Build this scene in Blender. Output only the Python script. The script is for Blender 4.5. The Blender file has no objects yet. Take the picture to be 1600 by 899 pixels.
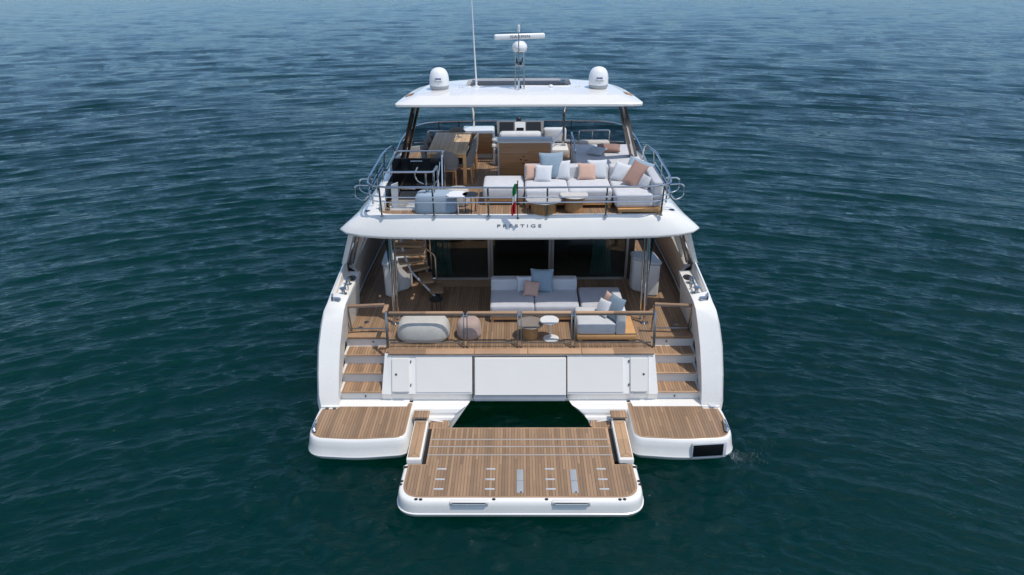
import bpy, bmesh, math, random
import numpy as np
from mathutils import Vector, Matrix
R = math.radians
random.seed(7)
scn = bpy.context.scene
col = scn.collection

# ------------------------------------------------------------------ camera
cam = bpy.data.cameras.new('camera')
cam.sensor_width = 36.0
cam.lens = 24.0
cam.clip_start = 0.1
cam.clip_end = 9000
co = bpy.data.objects.new('camera', cam)
col.objects.link(co)
th, yaw, roll = R(26.0), R(0.60), R(0.42)
fw = Vector((-math.sin(yaw)*math.cos(th), math.cos(yaw)*math.cos(th), -math.sin(th)))
rt = fw.cross(Vector((0, 0, 1))).normalized()
up = rt.cross(fw)
r2 = rt*math.cos(roll) - up*math.sin(roll)
u2 = up*math.cos(roll) + rt*math.sin(roll)
co.matrix_world = Matrix((( r2.x, u2.x, -fw.x, -0.02), (r2.y, u2.y, -fw.y, -10.36), (r2.z, u2.z, -fw.z, 8.8), (0, 0, 0, 1)))
scn.camera = co

# ------------------------------------------------------------------ light
SUN = Vector((0.33, -0.22, 1.0)).normalized()          # direction towards the sun
elev = math.asin(SUN.z)
w = bpy.data.worlds.new('World'); scn.world = w; w.use_nodes = True
nt = w.node_tree; nt.nodes.clear()
sky = nt.nodes.new('ShaderNodeTexSky'); sky.sky_type = 'NISHITA'; sky.sun_disc = False
sky.sun_elevation = elev; sky.sun_rotation = math.atan2(SUN.x, SUN.y)
sky.air_density = 0.8; sky.dust_density = 0.7; sky.ozone_density = 2.2
bg = nt.nodes.new('ShaderNodeBackground'); bg.inputs[1].default_value = 0.15
out = nt.nodes.new('ShaderNodeOutputWorld')
mxs = nt.nodes.new('ShaderNodeMix'); mxs.data_type = 'RGBA'; mxs.blend_type = 'MULTIPLY'; mxs.inputs[0].default_value = 1.0
mxs.inputs[7].default_value = (0.86, 0.98, 1.09, 1)
hs = nt.nodes.new('ShaderNodeHueSaturation'); hs.inputs['Saturation'].default_value = 0.68; nt.links.new(sky.outputs[0], hs.inputs['Color'])
nt.links.new(hs.outputs[0], mxs.inputs[6]); # the sky away from the sun, low over the sea, is a deeper blue
tcw = nt.nodes.new('ShaderNodeTexCoord'); spw = nt.nodes.new('ShaderNodeSeparateXYZ'); nt.links.new(tcw.outputs['Generated'], spw.inputs[0])
mrw = nt.nodes.new('ShaderNodeMapRange'); mrw.interpolation_type = 'SMOOTHSTEP'; mrw.inputs[1].default_value = -0.2; mrw.inputs[2].default_value = 0.9; nt.links.new(spw.outputs[1], mrw.inputs[0])
mxh = nt.nodes.new('ShaderNodeMix'); mxh.data_type = 'RGBA'; mxh.blend_type = 'MULTIPLY'; nt.links.new(mrw.outputs[0], mxh.inputs[0])
mxh.inputs[7].default_value = (0.60, 0.78, 0.93, 1); nt.links.new(mxs.outputs[2], mxh.inputs[6])
nt.links.new(mxh.outputs[2], bg.inputs[0]); nt.links.new(bg.outputs[0], out.inputs[0])
sl = bpy.data.lights.new('sun', 'SUN'); sl.energy = 2.6; sl.angle = R(0.53); sl.color = (1.0, 0.94, 0.85)
so = bpy.data.objects.new('sun', sl); col.objects.link(so)
so.rotation_euler = (-SUN).to_track_quat('-Z', 'Y').to_euler(); so.location = (6, -4, 20)
vs = scn.view_settings
vs.view_transform = 'Standard'; vs.look = 'None'; vs.exposure = 0.22; vs.gamma = 1; vs.use_curve_mapping = False
scn.cycles.sample_clamp_direct = 5.0; scn.cycles.sample_clamp_indirect = 5.0; scn.cycles.max_bounces = 10; scn.cycles.transparent_max_bounces = 16

# ------------------------------------------------------------------ materials
MATS = {}
class NT:
    def __init__(s, name):
        s.m = bpy.data.materials.new(name); s.m.use_nodes = True
        s.t = s.m.node_tree; s.b = s.t.nodes['Principled BSDF']
    def n(s, typ, **kw):
        x = s.t.nodes.new(typ)
        for k, v in kw.items(): setattr(x, k, v)
        return x
    def l(s, a, b): s.t.links.new(a, b)
    def set(s, **kw):
        for k, v in kw.items(): s.b.inputs[k.replace('_', ' ')].default_value = v
    def noise(s, scale, detail=3, vec=None, rough=0.5):
        x = s.n('ShaderNodeTexNoise'); x.inputs['Scale'].default_value = scale
        x.inputs['Detail'].default_value = detail; x.inputs['Roughness'].default_value = rough
        if vec is not None: s.l(vec, x.inputs['Vector'])
        return x
    def ramp(s, fac, stops):
        x = s.n('ShaderNodeValToRGB'); e = x.color_ramp.elements
        while len(e) < len(stops): e.new(0.5)
        for i, (p, c) in enumerate(stops):
            e[i].position = p; e[i].color = (*c, 1)
        s.l(fac, x.inputs[0]); return x
    def math(s, op, a, b=None):
        x = s.n('ShaderNodeMath', operation=op)
        for i, v in enumerate((a, b)):
            if v is None: continue
            if isinstance(v, (int, float)): x.inputs[i].default_value = v
            else: s.l(v, x.inputs[i])
        return x.outputs[0]
    def mix(s, fac, a, b, mode='MIX'):
        x = s.n('ShaderNodeMix', data_type='RGBA', blend_type=mode)
        for sock, v in ((x.inputs[0], fac), (x.inputs[6], a), (x.inputs[7], b)):
            if isinstance(v, (int, float)): sock.default_value = v
            elif isinstance(v, tuple): sock.default_value = (*v, 1)
            else: s.l(v, sock)
        return x.outputs[2]
    def bump(s, h, strength=0.2, dist=0.01):
        x = s.n('ShaderNodeBump'); x.inputs['Strength'].default_value = strength; x.inputs['Distance'].default_value = dist
        s.l(h, x.inputs['Height']); s.l(x.outputs[0], s.b.inputs['Normal']); return x
def coords(s): return s.n('ShaderNodeTexCoord').outputs['Object']

def simple(name, c, rough=0.5, metal=0.0, var=0.06, scale=6, coat=0.0):
    s = NT(name); tc = coords(s); nz = s.noise(scale, 4, tc)
    lo = tuple(x*(1-var) for x in c); hi = tuple(min(1, x*(1+var)) for x in c)
    r = s.ramp(nz.outputs[0], [(0.3, lo), (0.7, hi)])
    s.l(r.outputs[0], s.b.inputs['Base Color'])
    s.set(Roughness=rough, Metallic=metal, Coat_Weight=coat)
    MATS[name] = s.m; return s

s = simple('gelcoat', (0.80, 0.775, 0.73), 0.22, var=0.025, scale=1.6, coat=0.35)
rg = s.noise(3.0, 4, coords(s)); rr = s.ramp(rg.outputs[0], [(0.3, (.17,)*3), (0.75, (.33,)*3)]); s.l(rr.outputs[0], s.b.inputs['Roughness'])
simple('gelcoat_satin', (0.73, 0.705, 0.66), 0.42, var=0.015, scale=1.2)
simple('beige_panel', (0.58, 0.52, 0.45), 0.32, var=0.03, scale=1.5)
simple('door_metal', (0.50, 0.475, 0.44), 0.3, 0.6)
simple('grey_paint', (0.33, 0.35, 0.37), 0.4, var=0.05)
simple('strip_grey', (0.36, 0.345, 0.33), 0.5, var=0.05)
simple('helm_grey', (0.10, 0.105, 0.11), 0.4, var=0.05)
simple('pale_grey', (0.52, 0.54, 0.56), 0.4, var=0.04)
simple('antifoul', (0.012, 0.016, 0.018), 0.6, var=0.2)
simple('black', (0.012, 0.012, 0.013), 0.35, var=0.1)
simple('black_gloss', (0.006, 0.007, 0.008), 0.08, var=0.1)
simple('stainless', (0.62, 0.62, 0.62), 0.14, 1.0, var=0.03)
simple('bronze_post', (0.16, 0.14, 0.12), 0.22, 0.9, var=0.1)
simple('anodised', (0.30, 0.30, 0.30), 0.25, 0.9, var=0.04)
simple('letter_grey', (0.10, 0.10, 0.11), 0.3, 0.6)
simple('navy', (0.03, 0.04, 0.16), 0.4)
simple('white_plastic', (0.80, 0.80, 0.80), 0.3, var=0.01)
simple('gap_brown', (0.05, 0.035, 0.025), 0.6)
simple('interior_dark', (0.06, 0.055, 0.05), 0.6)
simple('interior_floor', (0.22, 0.16, 0.11), 0.4)
simple('curtain', (0.32, 0.50, 0.52), 0.9)
simple('pale_stone', (0.58, 0.545, 0.50), 0.5, var=0.05, scale=14)
simple('stone_top', (0.44, 0.42, 0.40), 0.5, var=0.1, scale=14)
simple('taupe_top', (0.27, 0.23, 0.20), 0.45, var=0.06, scale=10)
simple('flag_green', (0.01, 0.19, 0.06), 0.8); simple('flag_white', (0.75, 0.75, 0.73), 0.8); simple('flag_red', (0.50, 0.02, 0.025), 0.8)

def teak(name, c, pitch, axis=0, caulk=(0.055, 0.045, 0.04), lw=0.10, var=0.30):
    """planks running along the other axis, dark caulking lines every pitch metres"""
    s = NT(name); tc = coords(s); sp = s.n('ShaderNodeSeparateXYZ'); s.l(tc, sp.inputs[0])
    u = s.math('DIVIDE', sp.outputs[axis], pitch); fr = s.math('FRACT', s.math('ADD', u, 500.0)); fl = s.math('FLOOR', u)
    other = sp.outputs[1 if axis == 0 else 0]
    wn = s.n('ShaderNodeTexWhiteNoise', noise_dimensions='2D')
    cb = s.n('ShaderNodeCombineXYZ'); s.l(fl, cb.inputs[0])
    s.l(s.math('FLOOR', s.math('DIVIDE', s.math('ADD', other, s.math('MULTIPLY', fl, 0.73)), 1.9)), cb.inputs[1])
    s.l(cb.outputs[0], wn.inputs[0])
    mp = s.n('ShaderNodeMapping'); mp.inputs['Scale'].default_value = (34, 2.2, 20) if axis == 0 else (2.2, 34, 20)
    s.l(tc, mp.inputs[0]); g = s.noise(1.0, 5, mp.outputs[0], 0.65)
    patch = s.noise(1.3, 4, tc, 0.6)
    lo = tuple(x*(1-var) for x in c); hi = tuple(x*(1+var*0.8) for x in c)
    mixv = s.math('ADD', s.math('MULTIPLY', wn.outputs[0], 0.55), s.math('ADD', s.math('MULTIPLY', g.outputs[0], 0.42), s.math('MULTIPLY', patch.outputs[0], 0.55)))
    r = s.ramp(mixv, [(0.40, lo), (0.76, c), (1.0, hi)])
    # bleached streaks
    bl = s.noise(0.9, 6, mp.outputs[0], 0.7); bm = s.ramp(bl.outputs[0], [(0.60, (0, 0, 0)), (0.80, (0.45,)*3)])
    grey = tuple(min(1, (sum(c)/3)*1.55) for _ in range(3))
    c2 = s.mix(bm.outputs[0], r.outputs[0], (grey[0]*1.06, grey[1], grey[2]*0.93))
    line = s.math('LESS_THAN', fr, lw)
    cc = s.mix(line, c2, caulk)
    s.l(cc, s.b.inputs['Base Color']); s.set(Roughness=0.62)
    s.bump(s.math('SUBTRACT', g.outputs[0], s.math('MULTIPLY', line, 1.5)), 0.25, 0.003)
    MATS[name] = s.m
teak('teak_deck', (0.285, 0.177, 0.102), 0.055, lw=0.14, caulk=(0.10, 0.075, 0.06))
teak('teak_cross', (0.335, 0.205, 0.118), 0.058, lw=0.14, caulk=(0.10, 0.075, 0.06))
teak('teak_plain', (0.375, 0.232, 0.132), 4.0, lw=0.0, var=0.4)
teak('teak_side', (0.375, 0.232, 0.138), 4.0, axis=1, lw=0.0, var=0.45)
teak('teak_furniture', (0.58, 0.31, 0.125), 4.0, lw=0.0, var=0.2)
teak('teak_table', (0.56, 0.38, 0.22), 0.115, lw=0.035, caulk=(0.03, 0.02, 0.012), var=0.18)
teak('vent_teak', (0.42, 0.20, 0.10), 0.034, axis=1, lw=0.3)
teak('teak_panel', (0.36, 0.195, 0.085), 0.9, axis=1, lw=0.0, var=0.25)
def slat(name, c, pitch):
    """vertical round slats round a drum"""
    s = NT(name); tc = coords(s); sp = s.n('ShaderNodeSeparateXYZ'); s.l(tc, sp.inputs[0])
    a = s.math('ARCTAN2', sp.outputs[1], sp.outputs[0]); f = s.math('FRACT', s.math('ADD', s.math('MULTIPLY', a, pitch), 50.0))
    g = s.noise(9, 4, tc); line = s.math('LESS_THAN', f, 0.2)
    r = s.ramp(g.outputs[0], [(0.3, tuple(x*.8 for x in c)), (0.7, tuple(x*1.15 for x in c))])
    s.l(s.mix(line, r.outputs[0], tuple(x*.3 for x in c)), s.b.inputs['Base Color']); s.set(Roughness=0.5); MATS[name] = s.m
slat('teak_drum', (0.50, 0.25, 0.095), 9.0)
def louvre_mat(name, c):
    s = NT(name); tc = coords(s); sp = s.n('ShaderNodeSeparateXYZ'); s.l(tc, sp.inputs[0])
    wv = s.noise(1.0, 2, tc); mp = s.n('ShaderNodeMapping'); mp.inputs['Scale'].default_value = (1.2, 30, 60); s.l(tc, mp.inputs[0])
    g = s.noise(1.4, 4, mp.outputs[0])
    r = s.ramp(g.outputs[0], [(0.3, tuple(x*.72 for x in c)), (0.7, tuple(x*1.2 for x in c))]); s.l(r.outputs[0], s.b.inputs['Base Color']); s.set(Roughness=0.45); MATS[name] = s.m
louvre_mat('wood_front', (0.40, 0.20, 0.085))

def fabric(name, c, var=0.05, bump=0.25):
    s = NT(name); tc = coords(s)
    nz = s.noise(5, 4, tc); fine = s.noise(240, 2, tc)
    r = s.ramp(nz.outputs[0], [(0.3, tuple(x*(1-var) for x in c)), (0.7, tuple(min(1, x*(1+var)) for x in c))])
    f = s.ramp(fine.outputs[0], [(0.3, (0.86,)*3), (0.7, (1.08,)*3)])
    s.l(s.mix(1.0, r.outputs[0], f.outputs[0], 'MULTIPLY'), s.b.inputs['Base Color'])
    s.set(Roughness=0.9, Sheen_Weight=0.15)
    wr = s.noise(7, 3, tc); h = s.math('ADD', s.math('MULTIPLY', wr.outputs[0], 1.0), s.math('MULTIPLY', fine.outputs[0], 0.08))
    s.bump(h, bump, 0.03); MATS[name] = s.m
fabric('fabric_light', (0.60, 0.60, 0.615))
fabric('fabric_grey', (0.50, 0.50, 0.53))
fabric('fabric_white', (0.66, 0.67, 0.69))
fabric('fabric_pad', (0.58, 0.57, 0.58), bump=0.1)
fabric('fabric_blue', (0.27, 0.355, 0.43))
fabric('fabric_slate', (0.20, 0.265, 0.325))
fabric('fabric_bluegrey', (0.30, 0.38, 0.46), bump=0.1)
fabric('fabric_peach', (0.60, 0.385, 0.30))
fabric('fabric_terracotta', (0.30, 0.18, 0.145))
fabric('fabric_sage', (0.44, 0.48, 0.50))
fabric('fabric_pattern', (0.55, 0.55, 0.57), var=0.3)
fabric('fabric_beige', (0.50, 0.46, 0.42), bump=0.1)
fabric('fabric_stone', (0.56, 0.53, 0.49), bump=0.1)
fabric('fabric_pink', (0.46, 0.335, 0.29), bump=0.1)
fabric('fabric_taupe', (0.20, 0.185, 0.17), bump=0.1)

def glass(name, tint, alpha_mix, rough=0.02, fk=0.95):
    s = NT(name); s.t.nodes.remove(s.b)
    tr = s.n('ShaderNodeBsdfTransparent'); tr.inputs[0].default_value = (*tint, 1)
    gl = s.n('ShaderNodeBsdfGlossy'); gl.inputs['Roughness'].default_value = rough; gl.inputs[0].default_value = (1, 1, 1, 1)
    lw_ = s.n('ShaderNodeLayerWeight'); lw_.inputs[0].default_value = 0.5
    sch = s.math('ADD', 0.04, s.math('MULTIPLY', s.math('POWER', lw_.outputs['Facing'], 5.0), 0.96))
    f = s.math('ADD', s.math('MULTIPLY', sch, fk), alpha_mix)
    mx = s.n('ShaderNodeMixShader'); s.l(f, mx.inputs[0]); s.l(tr.outputs[0], mx.inputs[1]); s.l(gl.outputs[0], mx.inputs[2])
    s.l(mx.outputs[0], s.t.nodes['Material Output'].inputs[0]); MATS[name] = s.m
glass('glass_clear', (0.97, 0.975, 0.97), 0.0, 0.02, 0.45)
glass('glass_smoke', (0.36, 0.40, 0.44), 0.0, 0.02, 0.30)
glass('glass_dark', (0.50, 0.60, 0.58), 0.03)
glass('glass_teal', (0.30, 0.45, 0.47), 0.02)
M = MATS

# ------------------------------------------------------------------ mesh helpers
class MB:
    def __init__(s): s.bm = bmesh.new()
    def box(s, c, d, rot=(0, 0, 0), bev=0.0, seg=2):
        t = bmesh.new(); bmesh.ops.create_cube(t, size=1.0)
        for v in t.verts: v.co = Vector((v.co.x*d[0], v.co.y*d[1], v.co.z*d[2]))
        if bev > 0: bmesh.ops.bevel(t, geom=t.edges[:], offset=min(bev, min(d)*0.49), segments=seg, profile=0.5, affect='EDGES')
        from mathutils import Euler
        t.transform(Matrix.Translation(c) @ Euler(rot).to_matrix().to_4x4()); s._join(t); return s
    def bb(s, x0, x1, y0, y1, z0, z1, bev=0.0, seg=2):
        return s.box(((x0+x1)/2, (y0+y1)/2, (z0+z1)/2), (abs(x1-x0), abs(y1-y0), abs(z1-z0)), bev=bev, seg=seg)
    def _join(s, t):
        me = bpy.data.meshes.new('tmp'); t.to_mesh(me); t.free(); s.bm.from_mesh(me); bpy.data.meshes.remove(me)
    def tube(s, pts, r, seg=8, closed=False, fillet=0.0):
        P = [Vector(p) for p in pts]
        if fillet > 0 and len(P) > 2:
            Q = [P[0]]
            for i in range(1, len(P)-1):
                a, b, c = P[i-1], P[i], P[i+1]
                f = min(fillet, (a-b).length*0.45, (c-b).length*0.45)
                p0 = b+(a-b).normalized()*f; p1 = b+(c-b).normalized()*f
                for k in range(5):
                    t = k/4; Q.append(p0*(1-t)**2 + b*2*t*(1-t) + p1*t*t)
            Q.append(P[-1]); P = Q
        n = len(P); rings = []; prev = None
        for i, p in enumerate(P):
            if closed: d = (P[(i+1) % n]-P[i-1])
            else: d = P[min(i+1, n-1)]-P[max(i-1, 0)]
            d.normalize()
            ref = prev if prev is not None else (Vector((0, 0, 1)) if abs(d.z) < 0.9 else Vector((1, 0, 0)))
            a = (ref-d*ref.dot(d)).normalized(); prev = a; b = d.cross(a)
            rr = r[i] if isinstance(r, (list, tuple)) else r
            rings.append([s.bm.verts.new(p+a*math.cos(2*math.pi*k/seg)*rr+b*math.sin(2*math.pi*k/seg)*rr) for k in range(seg)])
        m = n if closed else n-1
        for i in range(m):
            A, B = rings[i], rings[(i+1) % n]
            for k in range(seg): s.bm.faces.new((A[k], A[(k+1) % seg], B[(k+1) % seg], B[k]))
        if not closed:
            s.bm.faces.new(rings[0][::-1]); s.bm.faces.new(rings[-1])
        return s
    def loft(s, loops, cap0=True, cap1=True, closed=True):
        V = [[s.bm.verts.new(p) for p in L] for L in loops]; n = len(V[0])
        for i in range(len(V)-1):
            for k in range(n if closed else n-1):
                s.bm.faces.new((V[i][k], V[i][(k+1) % n], V[i+1][(k+1) % n], V[i+1][k]))
        if cap0: s.bm.faces.new(V[0][::-1])
        if cap1: s.bm.faces.new(V[-1])
        return s
    def lathe(s, prof, c=(0, 0, 0), seg=32, sx=1.0, sy=1.0, power=2.0):
        loops = []
        for r, z in prof:
            L = []
            for k in range(seg):
                a = 2*math.pi*k/seg; ca, sa = math.cos(a), math.sin(a)
                x = math.copysign(abs(ca)**(2/power), ca); y = math.copysign(abs(sa)**(2/power), sa)
                L.append((c[0]+r*x*sx, c[1]+r*y*sy, c[2]+z))
            loops.append(L)
        return s.loft(loops)
    def poly(s, pts):
        s.bm.faces.new([s.bm.verts.new(p) for p in pts]); return s
    def slab(s, pts, z0, z1):
        return s.loft([[(x, y, z0) for x, y in pts], [(x, y, z1) for x, y in pts]])
    def fill_hole(s, outer, holes, z, up=True):
        es = []
        for L in [outer]+holes:
            vs_ = [s.bm.verts.new((x, y, z)) for x, y in L]
            es += [s.bm.edges.new((vs_[i], vs_[(i+1) % len(vs_)])) for i in range(len(vs_))]
        bmesh.ops.triangle_fill(s.bm, edges=es, use_beauty=True, use_dissolve=False, normal=(0, 0, 1 if up else -1)); return s
    def pillow(s, w, h, t, n=14):
        """standing in the local XZ plane, bottom edge at z=0, thickness along Y"""
        g = {}
        for side in (1, -1):
            for i in range(n+1):
                for j in range(n+1):
                    a, b = -1+2*i/n, -1+2*j/n
                    edge = i in (0, n) or j in (0, n)
                    if side == -1 and edge: g[(side, i, j)] = g[(1, i, j)]; continue
                    pin = 1-0.07*(1-abs(b)**2)*abs(a)**3; pin2 = 1-0.07*(1-abs(a)**2)*abs(b)**3
                    x = a*w/2*pin; z = h/2+b*h/2*pin2
                    q = ((1-a*a)*(1-b*b))**0.42*t/2
                    q *= 1+0.07*math.sin(5*a+3*b*side)
                    g[(side, i, j)] = s.bm.verts.new((x, q*side, z))
        for side in (1, -1):
            for i in range(n):
                for j in range(n):
                    f = (g[(side, i, j)], g[(side, i+1, j)], g[(side, i+1, j+1)], g[(side, i, j+1)])
                    s.bm.faces.new(f if side == -1 else f[::-1])
        return s
    def each(s, name, mat, parent=None, smooth=35):
        """one object per separate piece"""
        bmesh.ops.remove_doubles(s.bm, verts=s.bm.verts[:], dist=1e-5); s.bm.verts.index_update()
        seen = set(); outs = []
        for v in s.bm.verts:
            if v in seen: continue
            st_, isl = [v], []
            seen.add(v)
            while st_:
                a = st_.pop(); isl.append(a)
                for e in a.link_edges:
                    b = e.other_vert(a)
                    if b not in seen: seen.add(b); st_.append(b)
            q = MB(); mp_ = {a: q.bm.verts.new(a.co) for a in isl}
            for f in {f for a in isl for f in a.link_faces}: q.bm.faces.new([mp_[a] for a in f.verts])
            outs.append(q.build(name, mat, parent, smooth))
        s.bm.free(); return outs
    def build(s, name, mat, parent=None, smooth=35, loc=None):
        bmesh.ops.remove_doubles(s.bm, verts=s.bm.verts[:], dist=1e-5)
        bmesh.ops.recalc_face_normals(s.bm, faces=s.bm.faces[:])
        me = bpy.data.meshes.new(name); s.bm.to_mesh(me); s.bm.free()
        if smooth:
            me.shade_smooth(); me.set_sharp_from_angle(angle=R(smooth))
        me.materials.append(M[mat] if isinstance(mat, str) else mat)
        o = bpy.data.objects.new(name, me); col.objects.link(o)
        if parent: o.parent = parent
        if loc: o.location = loc
        return o
def tag(o, label=None, cat=None, group=None, kind=None):
    if label: o['label'] = label
    if cat: o['category'] = cat
    if group: o['group'] = group
    if kind: o['kind'] = kind
    return o
def thing(name, label, cat, loc=(0, 0, 0), rz=0.0, group=None):
    o = bpy.data.objects.new(name, None); col.objects.link(o); o.empty_display_size = 0.2
    o.location = loc; o.rotation_euler = (0, 0, rz); return tag(o, label, cat, group)
def text(body, name, size, mat, parent, loc, rot, sx=1.0, ext=0.002, spacing=1.0):
    c = bpy.data.curves.new(name, 'FONT'); c.body = body; c.size = size; c.extrude = ext; c.align_x = 'CENTER'; c.align_y = 'CENTER'; c.space_character = spacing
    t = bpy.data.objects.new('tmp_text', c); col.objects.link(t)
    dg = bpy.context.evaluated_depsgraph_get(); me = bpy.data.meshes.new_from_object(t.evaluated_get(dg)); me.name = name
    bpy.data.objects.remove(t); bpy.data.curves.remove(c)
    for v in me.vertices: v.co.x *= sx
    me.materials.clear(); me.materials.append(M[mat])
    o = bpy.data.objects.new(name, me); col.objects.link(o); o.parent = parent; o.location = loc; o.rotation_euler = rot; return o
def mir(pts): return [(-x, *r) for x, *r in pts][::-1]
def round_poly(pts, rads, seg=6):
    """round the corners of a closed 2D polygon"""
    out_ = []; n = len(pts)
    for i in range(n):
        a, b, c = Vector(pts[i-1]), Vector(pts[i]), Vector(pts[(i+1) % n]); r = rads[i] if isinstance(rads, (list, tuple)) else rads
        if r <= 0: out_.append(tuple(b)); continue
        f = min(r, (a-b).length*0.49, (c-b).length*0.49)
        p0 = b+(a-b).normalized()*f; p1 = b+(c-b).normalized()*f
        for k in range(seg+1):
            t = k/seg; out_.append(tuple(p0*(1-t)**2+b*2*t*(1-t)+p1*t*t))
    return out_
def inset(pts, d):
    """move every vertex of a closed ccw polygon inwards by d"""
    n = len(pts); o = []
    for i in range(n):
        a, b, c = Vector(pts[i-1]), Vector(pts[i]), Vector(pts[(i+1) % n])
        n1 = (b-a); n2 = (c-b)
        n1 = Vector((-n1.y, n1.x)).normalized() if n1.length > 1e-9 else Vector((0, 0))
        n2 = Vector((-n2.y, n2.x)).normalized() if n2.length > 1e-9 else Vector((0, 0))
        m = (n1+n2); m = m.normalized() if m.length > 1e-9 else n1
        k = max(0.4, m.dot(n1)); p = b+m*(d/k); o.append((p.x, p.y))
    return o
def ccw(pts):
    a = sum(pts[i-1][0]*pts[i][1]-pts[i][0]*pts[i-1][1] for i in range(len(pts)))
    return pts if a > 0 else pts[::-1]

# ------------------------------------------------------------------ water
def make_water():
    rng = np.random.default_rng(11)
    H = 8.8
    rs = [3.0]
    while rs[-1] < 420: rs.append(rs[-1]*1.0+max(0.045, 0.0030*rs[-1]*(1+rs[-1]/60)))
    rs = np.array(rs); tail = np.geomspace(rs[-1]*1.1, 7000, 24)
    rs = np.concatenate([rs, tail])
    na = 1100
    ang = np.linspace(-1.12, 1.12, na)
    wide = np.concatenate([np.linspace(-math.pi*0.98, -1.16, 30), ang, np.linspace(1.16, math.pi*0.98, 30)])
    A, Rr = np.meshgrid(wide, rs)
    A = A.astype(np.float32); Rr = Rr.astype(np.float32)
    X = (np.sin(A)*Rr); Yy = -10.36+np.cos(A)*Rr
    Zz = np.zeros_like(X)
    sp = np.maximum(np.gradient(rs)[:, None]*np.ones_like(X), Rr*(ang[1]-ang[0])).astype(np.float32)
    dx = np.zeros_like(X); dy = np.zeros_like(X)
    # gustiness: patches of livelier and calmer water
    gust = 1+0.35*np.sin(X*0.11+Yy*0.05+1.0)*np.sin(Yy*0.13-X*0.04)+0.25*np.sin(X*0.31-Yy*0.21+2.0)*np.sin(X*0.17+Yy*0.27)
    for i in range(230):
        lam = 0.24*(16.0)**(rng.random()**1.35)
        k = 2*math.pi/lam
        amp = 0.0068*lam**0.75*(0.45+1.0*rng.random())/(1+(lam/1.5)**1.6)
        # crests bow round far centres on both sides of the wake
        th = rng.normal(0, 0.36)
        D = 17+20*rng.random()
        cx, cy = -math.sin(th)*D*0.6, 3-D
        d = np.sqrt((X-cx)**2+(Yy-cy)**2)
        # wobble of crest lines keeps them short
        d = d+0.22*lam*np.sin(X*(0.7/lam)+i)*np.sin(Yy*(0.45/lam)+2*i)
        ph = k*d+rng.random()*6.28
        fade = np.clip((lam/sp-1.8)/1.8, 0, 1)*(1+np.clip((Rr-25)/50, 0, 0.5))
        env = 0.5+0.5*np.sin(X*(0.45/lam)*rng.uniform(.5, 1)+Yy*(0.5/lam)+i*1.7)
        a = amp*fade*env*(gust if lam < 2.5 else 1)
        Zz += a*np.cos(ph)
        dx -= a*1.0*np.sin(ph)*(X-cx)/d; dy -= a*1.0*np.sin(ph)*(Yy-cy)/d
    # longer wind waves that only show far out
    for i in range(90):
        lam = 1.5*(4.0)**rng.random(); k = 2*math.pi/lam
        th = rng.normal(0, 0.35)
        d = X*math.sin(th)+Yy*math.cos(th)
        d = d+0.2*lam*np.sin(X*(0.5/lam)+i)*np.sin(Yy*(0.4/lam)+2*i)
        env = 0.5+0.5*np.sin(X*(0.35/lam)+Yy*(0.6/lam)+i*1.7)
        Zz += 0.0026*lam*(0.4+rng.random())*env*np.clip((lam/sp-1.8)/1.8, 0, 1)*np.clip((Rr-22)/45, 0, 1)*np.cos(k*d+6.28*rng.random())
    # slap and backwash round the stern
    ddx = np.maximum(np.abs(X)-3.9, 0); ddy = np.maximum(np.maximum(-1.3-Yy, Yy-12), 0); dist = np.hypot(ddx, ddy)
    mask = np.exp(-(dist/1.5)**2)
    for i in range(46):
        lam = 0.22*(4.5)**rng.random(); k = 2*math.pi/lam; th = rng.random()*6.28
        d = X*math.sin(th)+Yy*math.cos(th)+0.25*lam*np.sin(X*(0.9/lam)+i)*np.sin(Yy*(0.8/lam)+2*i)
        Zz += 0.0125*lam*(0.4+rng.random())*mask*np.clip((lam/sp-1.8)/1.8, 0, 1)*np.cos(k*d+6.28*rng.random())
    X2 = X+dx; Y2 = Yy+dy
    nr, nc = X.shape
    co_ = np.stack([X2, Y2, Zz], -1).reshape(-1, 3).astype(np.float32)
    idx = np.arange(nr*nc).reshape(nr, nc)
    f = np.stack([idx[:-1, :-1], idx[:-1, 1:], idx[1:, 1:], idx[1:, :-1]], -1).reshape(-1, 4)[:, ::-1]
    me = bpy.data.meshes.new('sea_water')
    me.vertices.add(len(co_)); me.vertices.foreach_set('co', co_.ravel())
    me.loops.add(f.size); me.loops.foreach_set('vertex_index', f.ravel().astype(np.int32))
    me.polygons.add(len(f)); me.polygons.foreach_set('loop_start', np.arange(0, f.size, 4, dtype=np.int32))
    me.update(calc_edges=True); me.shade_smooth()
    s = NT('sea'); tc = coords(s)
    # ripples follow the bowed crests: ring coordinates about a point astern
    spx = s.n('ShaderNodeSeparateXYZ'); s.l(tc, spx.inputs[0]); yy = s.math('ADD', spx.outputs[1], 24.0)
    rr_ = s.math('SQRT', s.math('ADD', s.math('MULTIPLY', spx.outputs[0], spx.outputs[0]), s.math('MULTIPLY', yy, yy)))
    aa = s.math('MULTIPLY', s.math('ARCTAN2', spx.outputs[0], yy), 27.0)
    def ring(kx, tilt):
        c = s.n('ShaderNodeCombineXYZ'); s.l(s.math('MULTIPLY', aa, kx), c.inputs[0])
        s.l(s.math('ADD', rr_, s.math('MULTIPLY', aa, tilt)), c.inputs[1]); return c.outputs[0]
    n0 = s.noise(1.1, 5, ring(0.28, 0.05), 0.55)
    n1 = s.noise(5.2, 6, ring(0.40, -0.10), 0.6); n1.inputs['Distortion'].default_value = 0.3
    n2 = s.noise(2.6, 4, ring(0.40, 0.16), 0.55); n2.inputs['Distortion'].default_value = 0.4
    rid = s.math('SUBTRACT', 1.0, s.math('ABSOLUTE', s.math('MULTIPLY', s.math('SUBTRACT', n2.outputs[0], 0.5), 4.0)))
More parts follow.
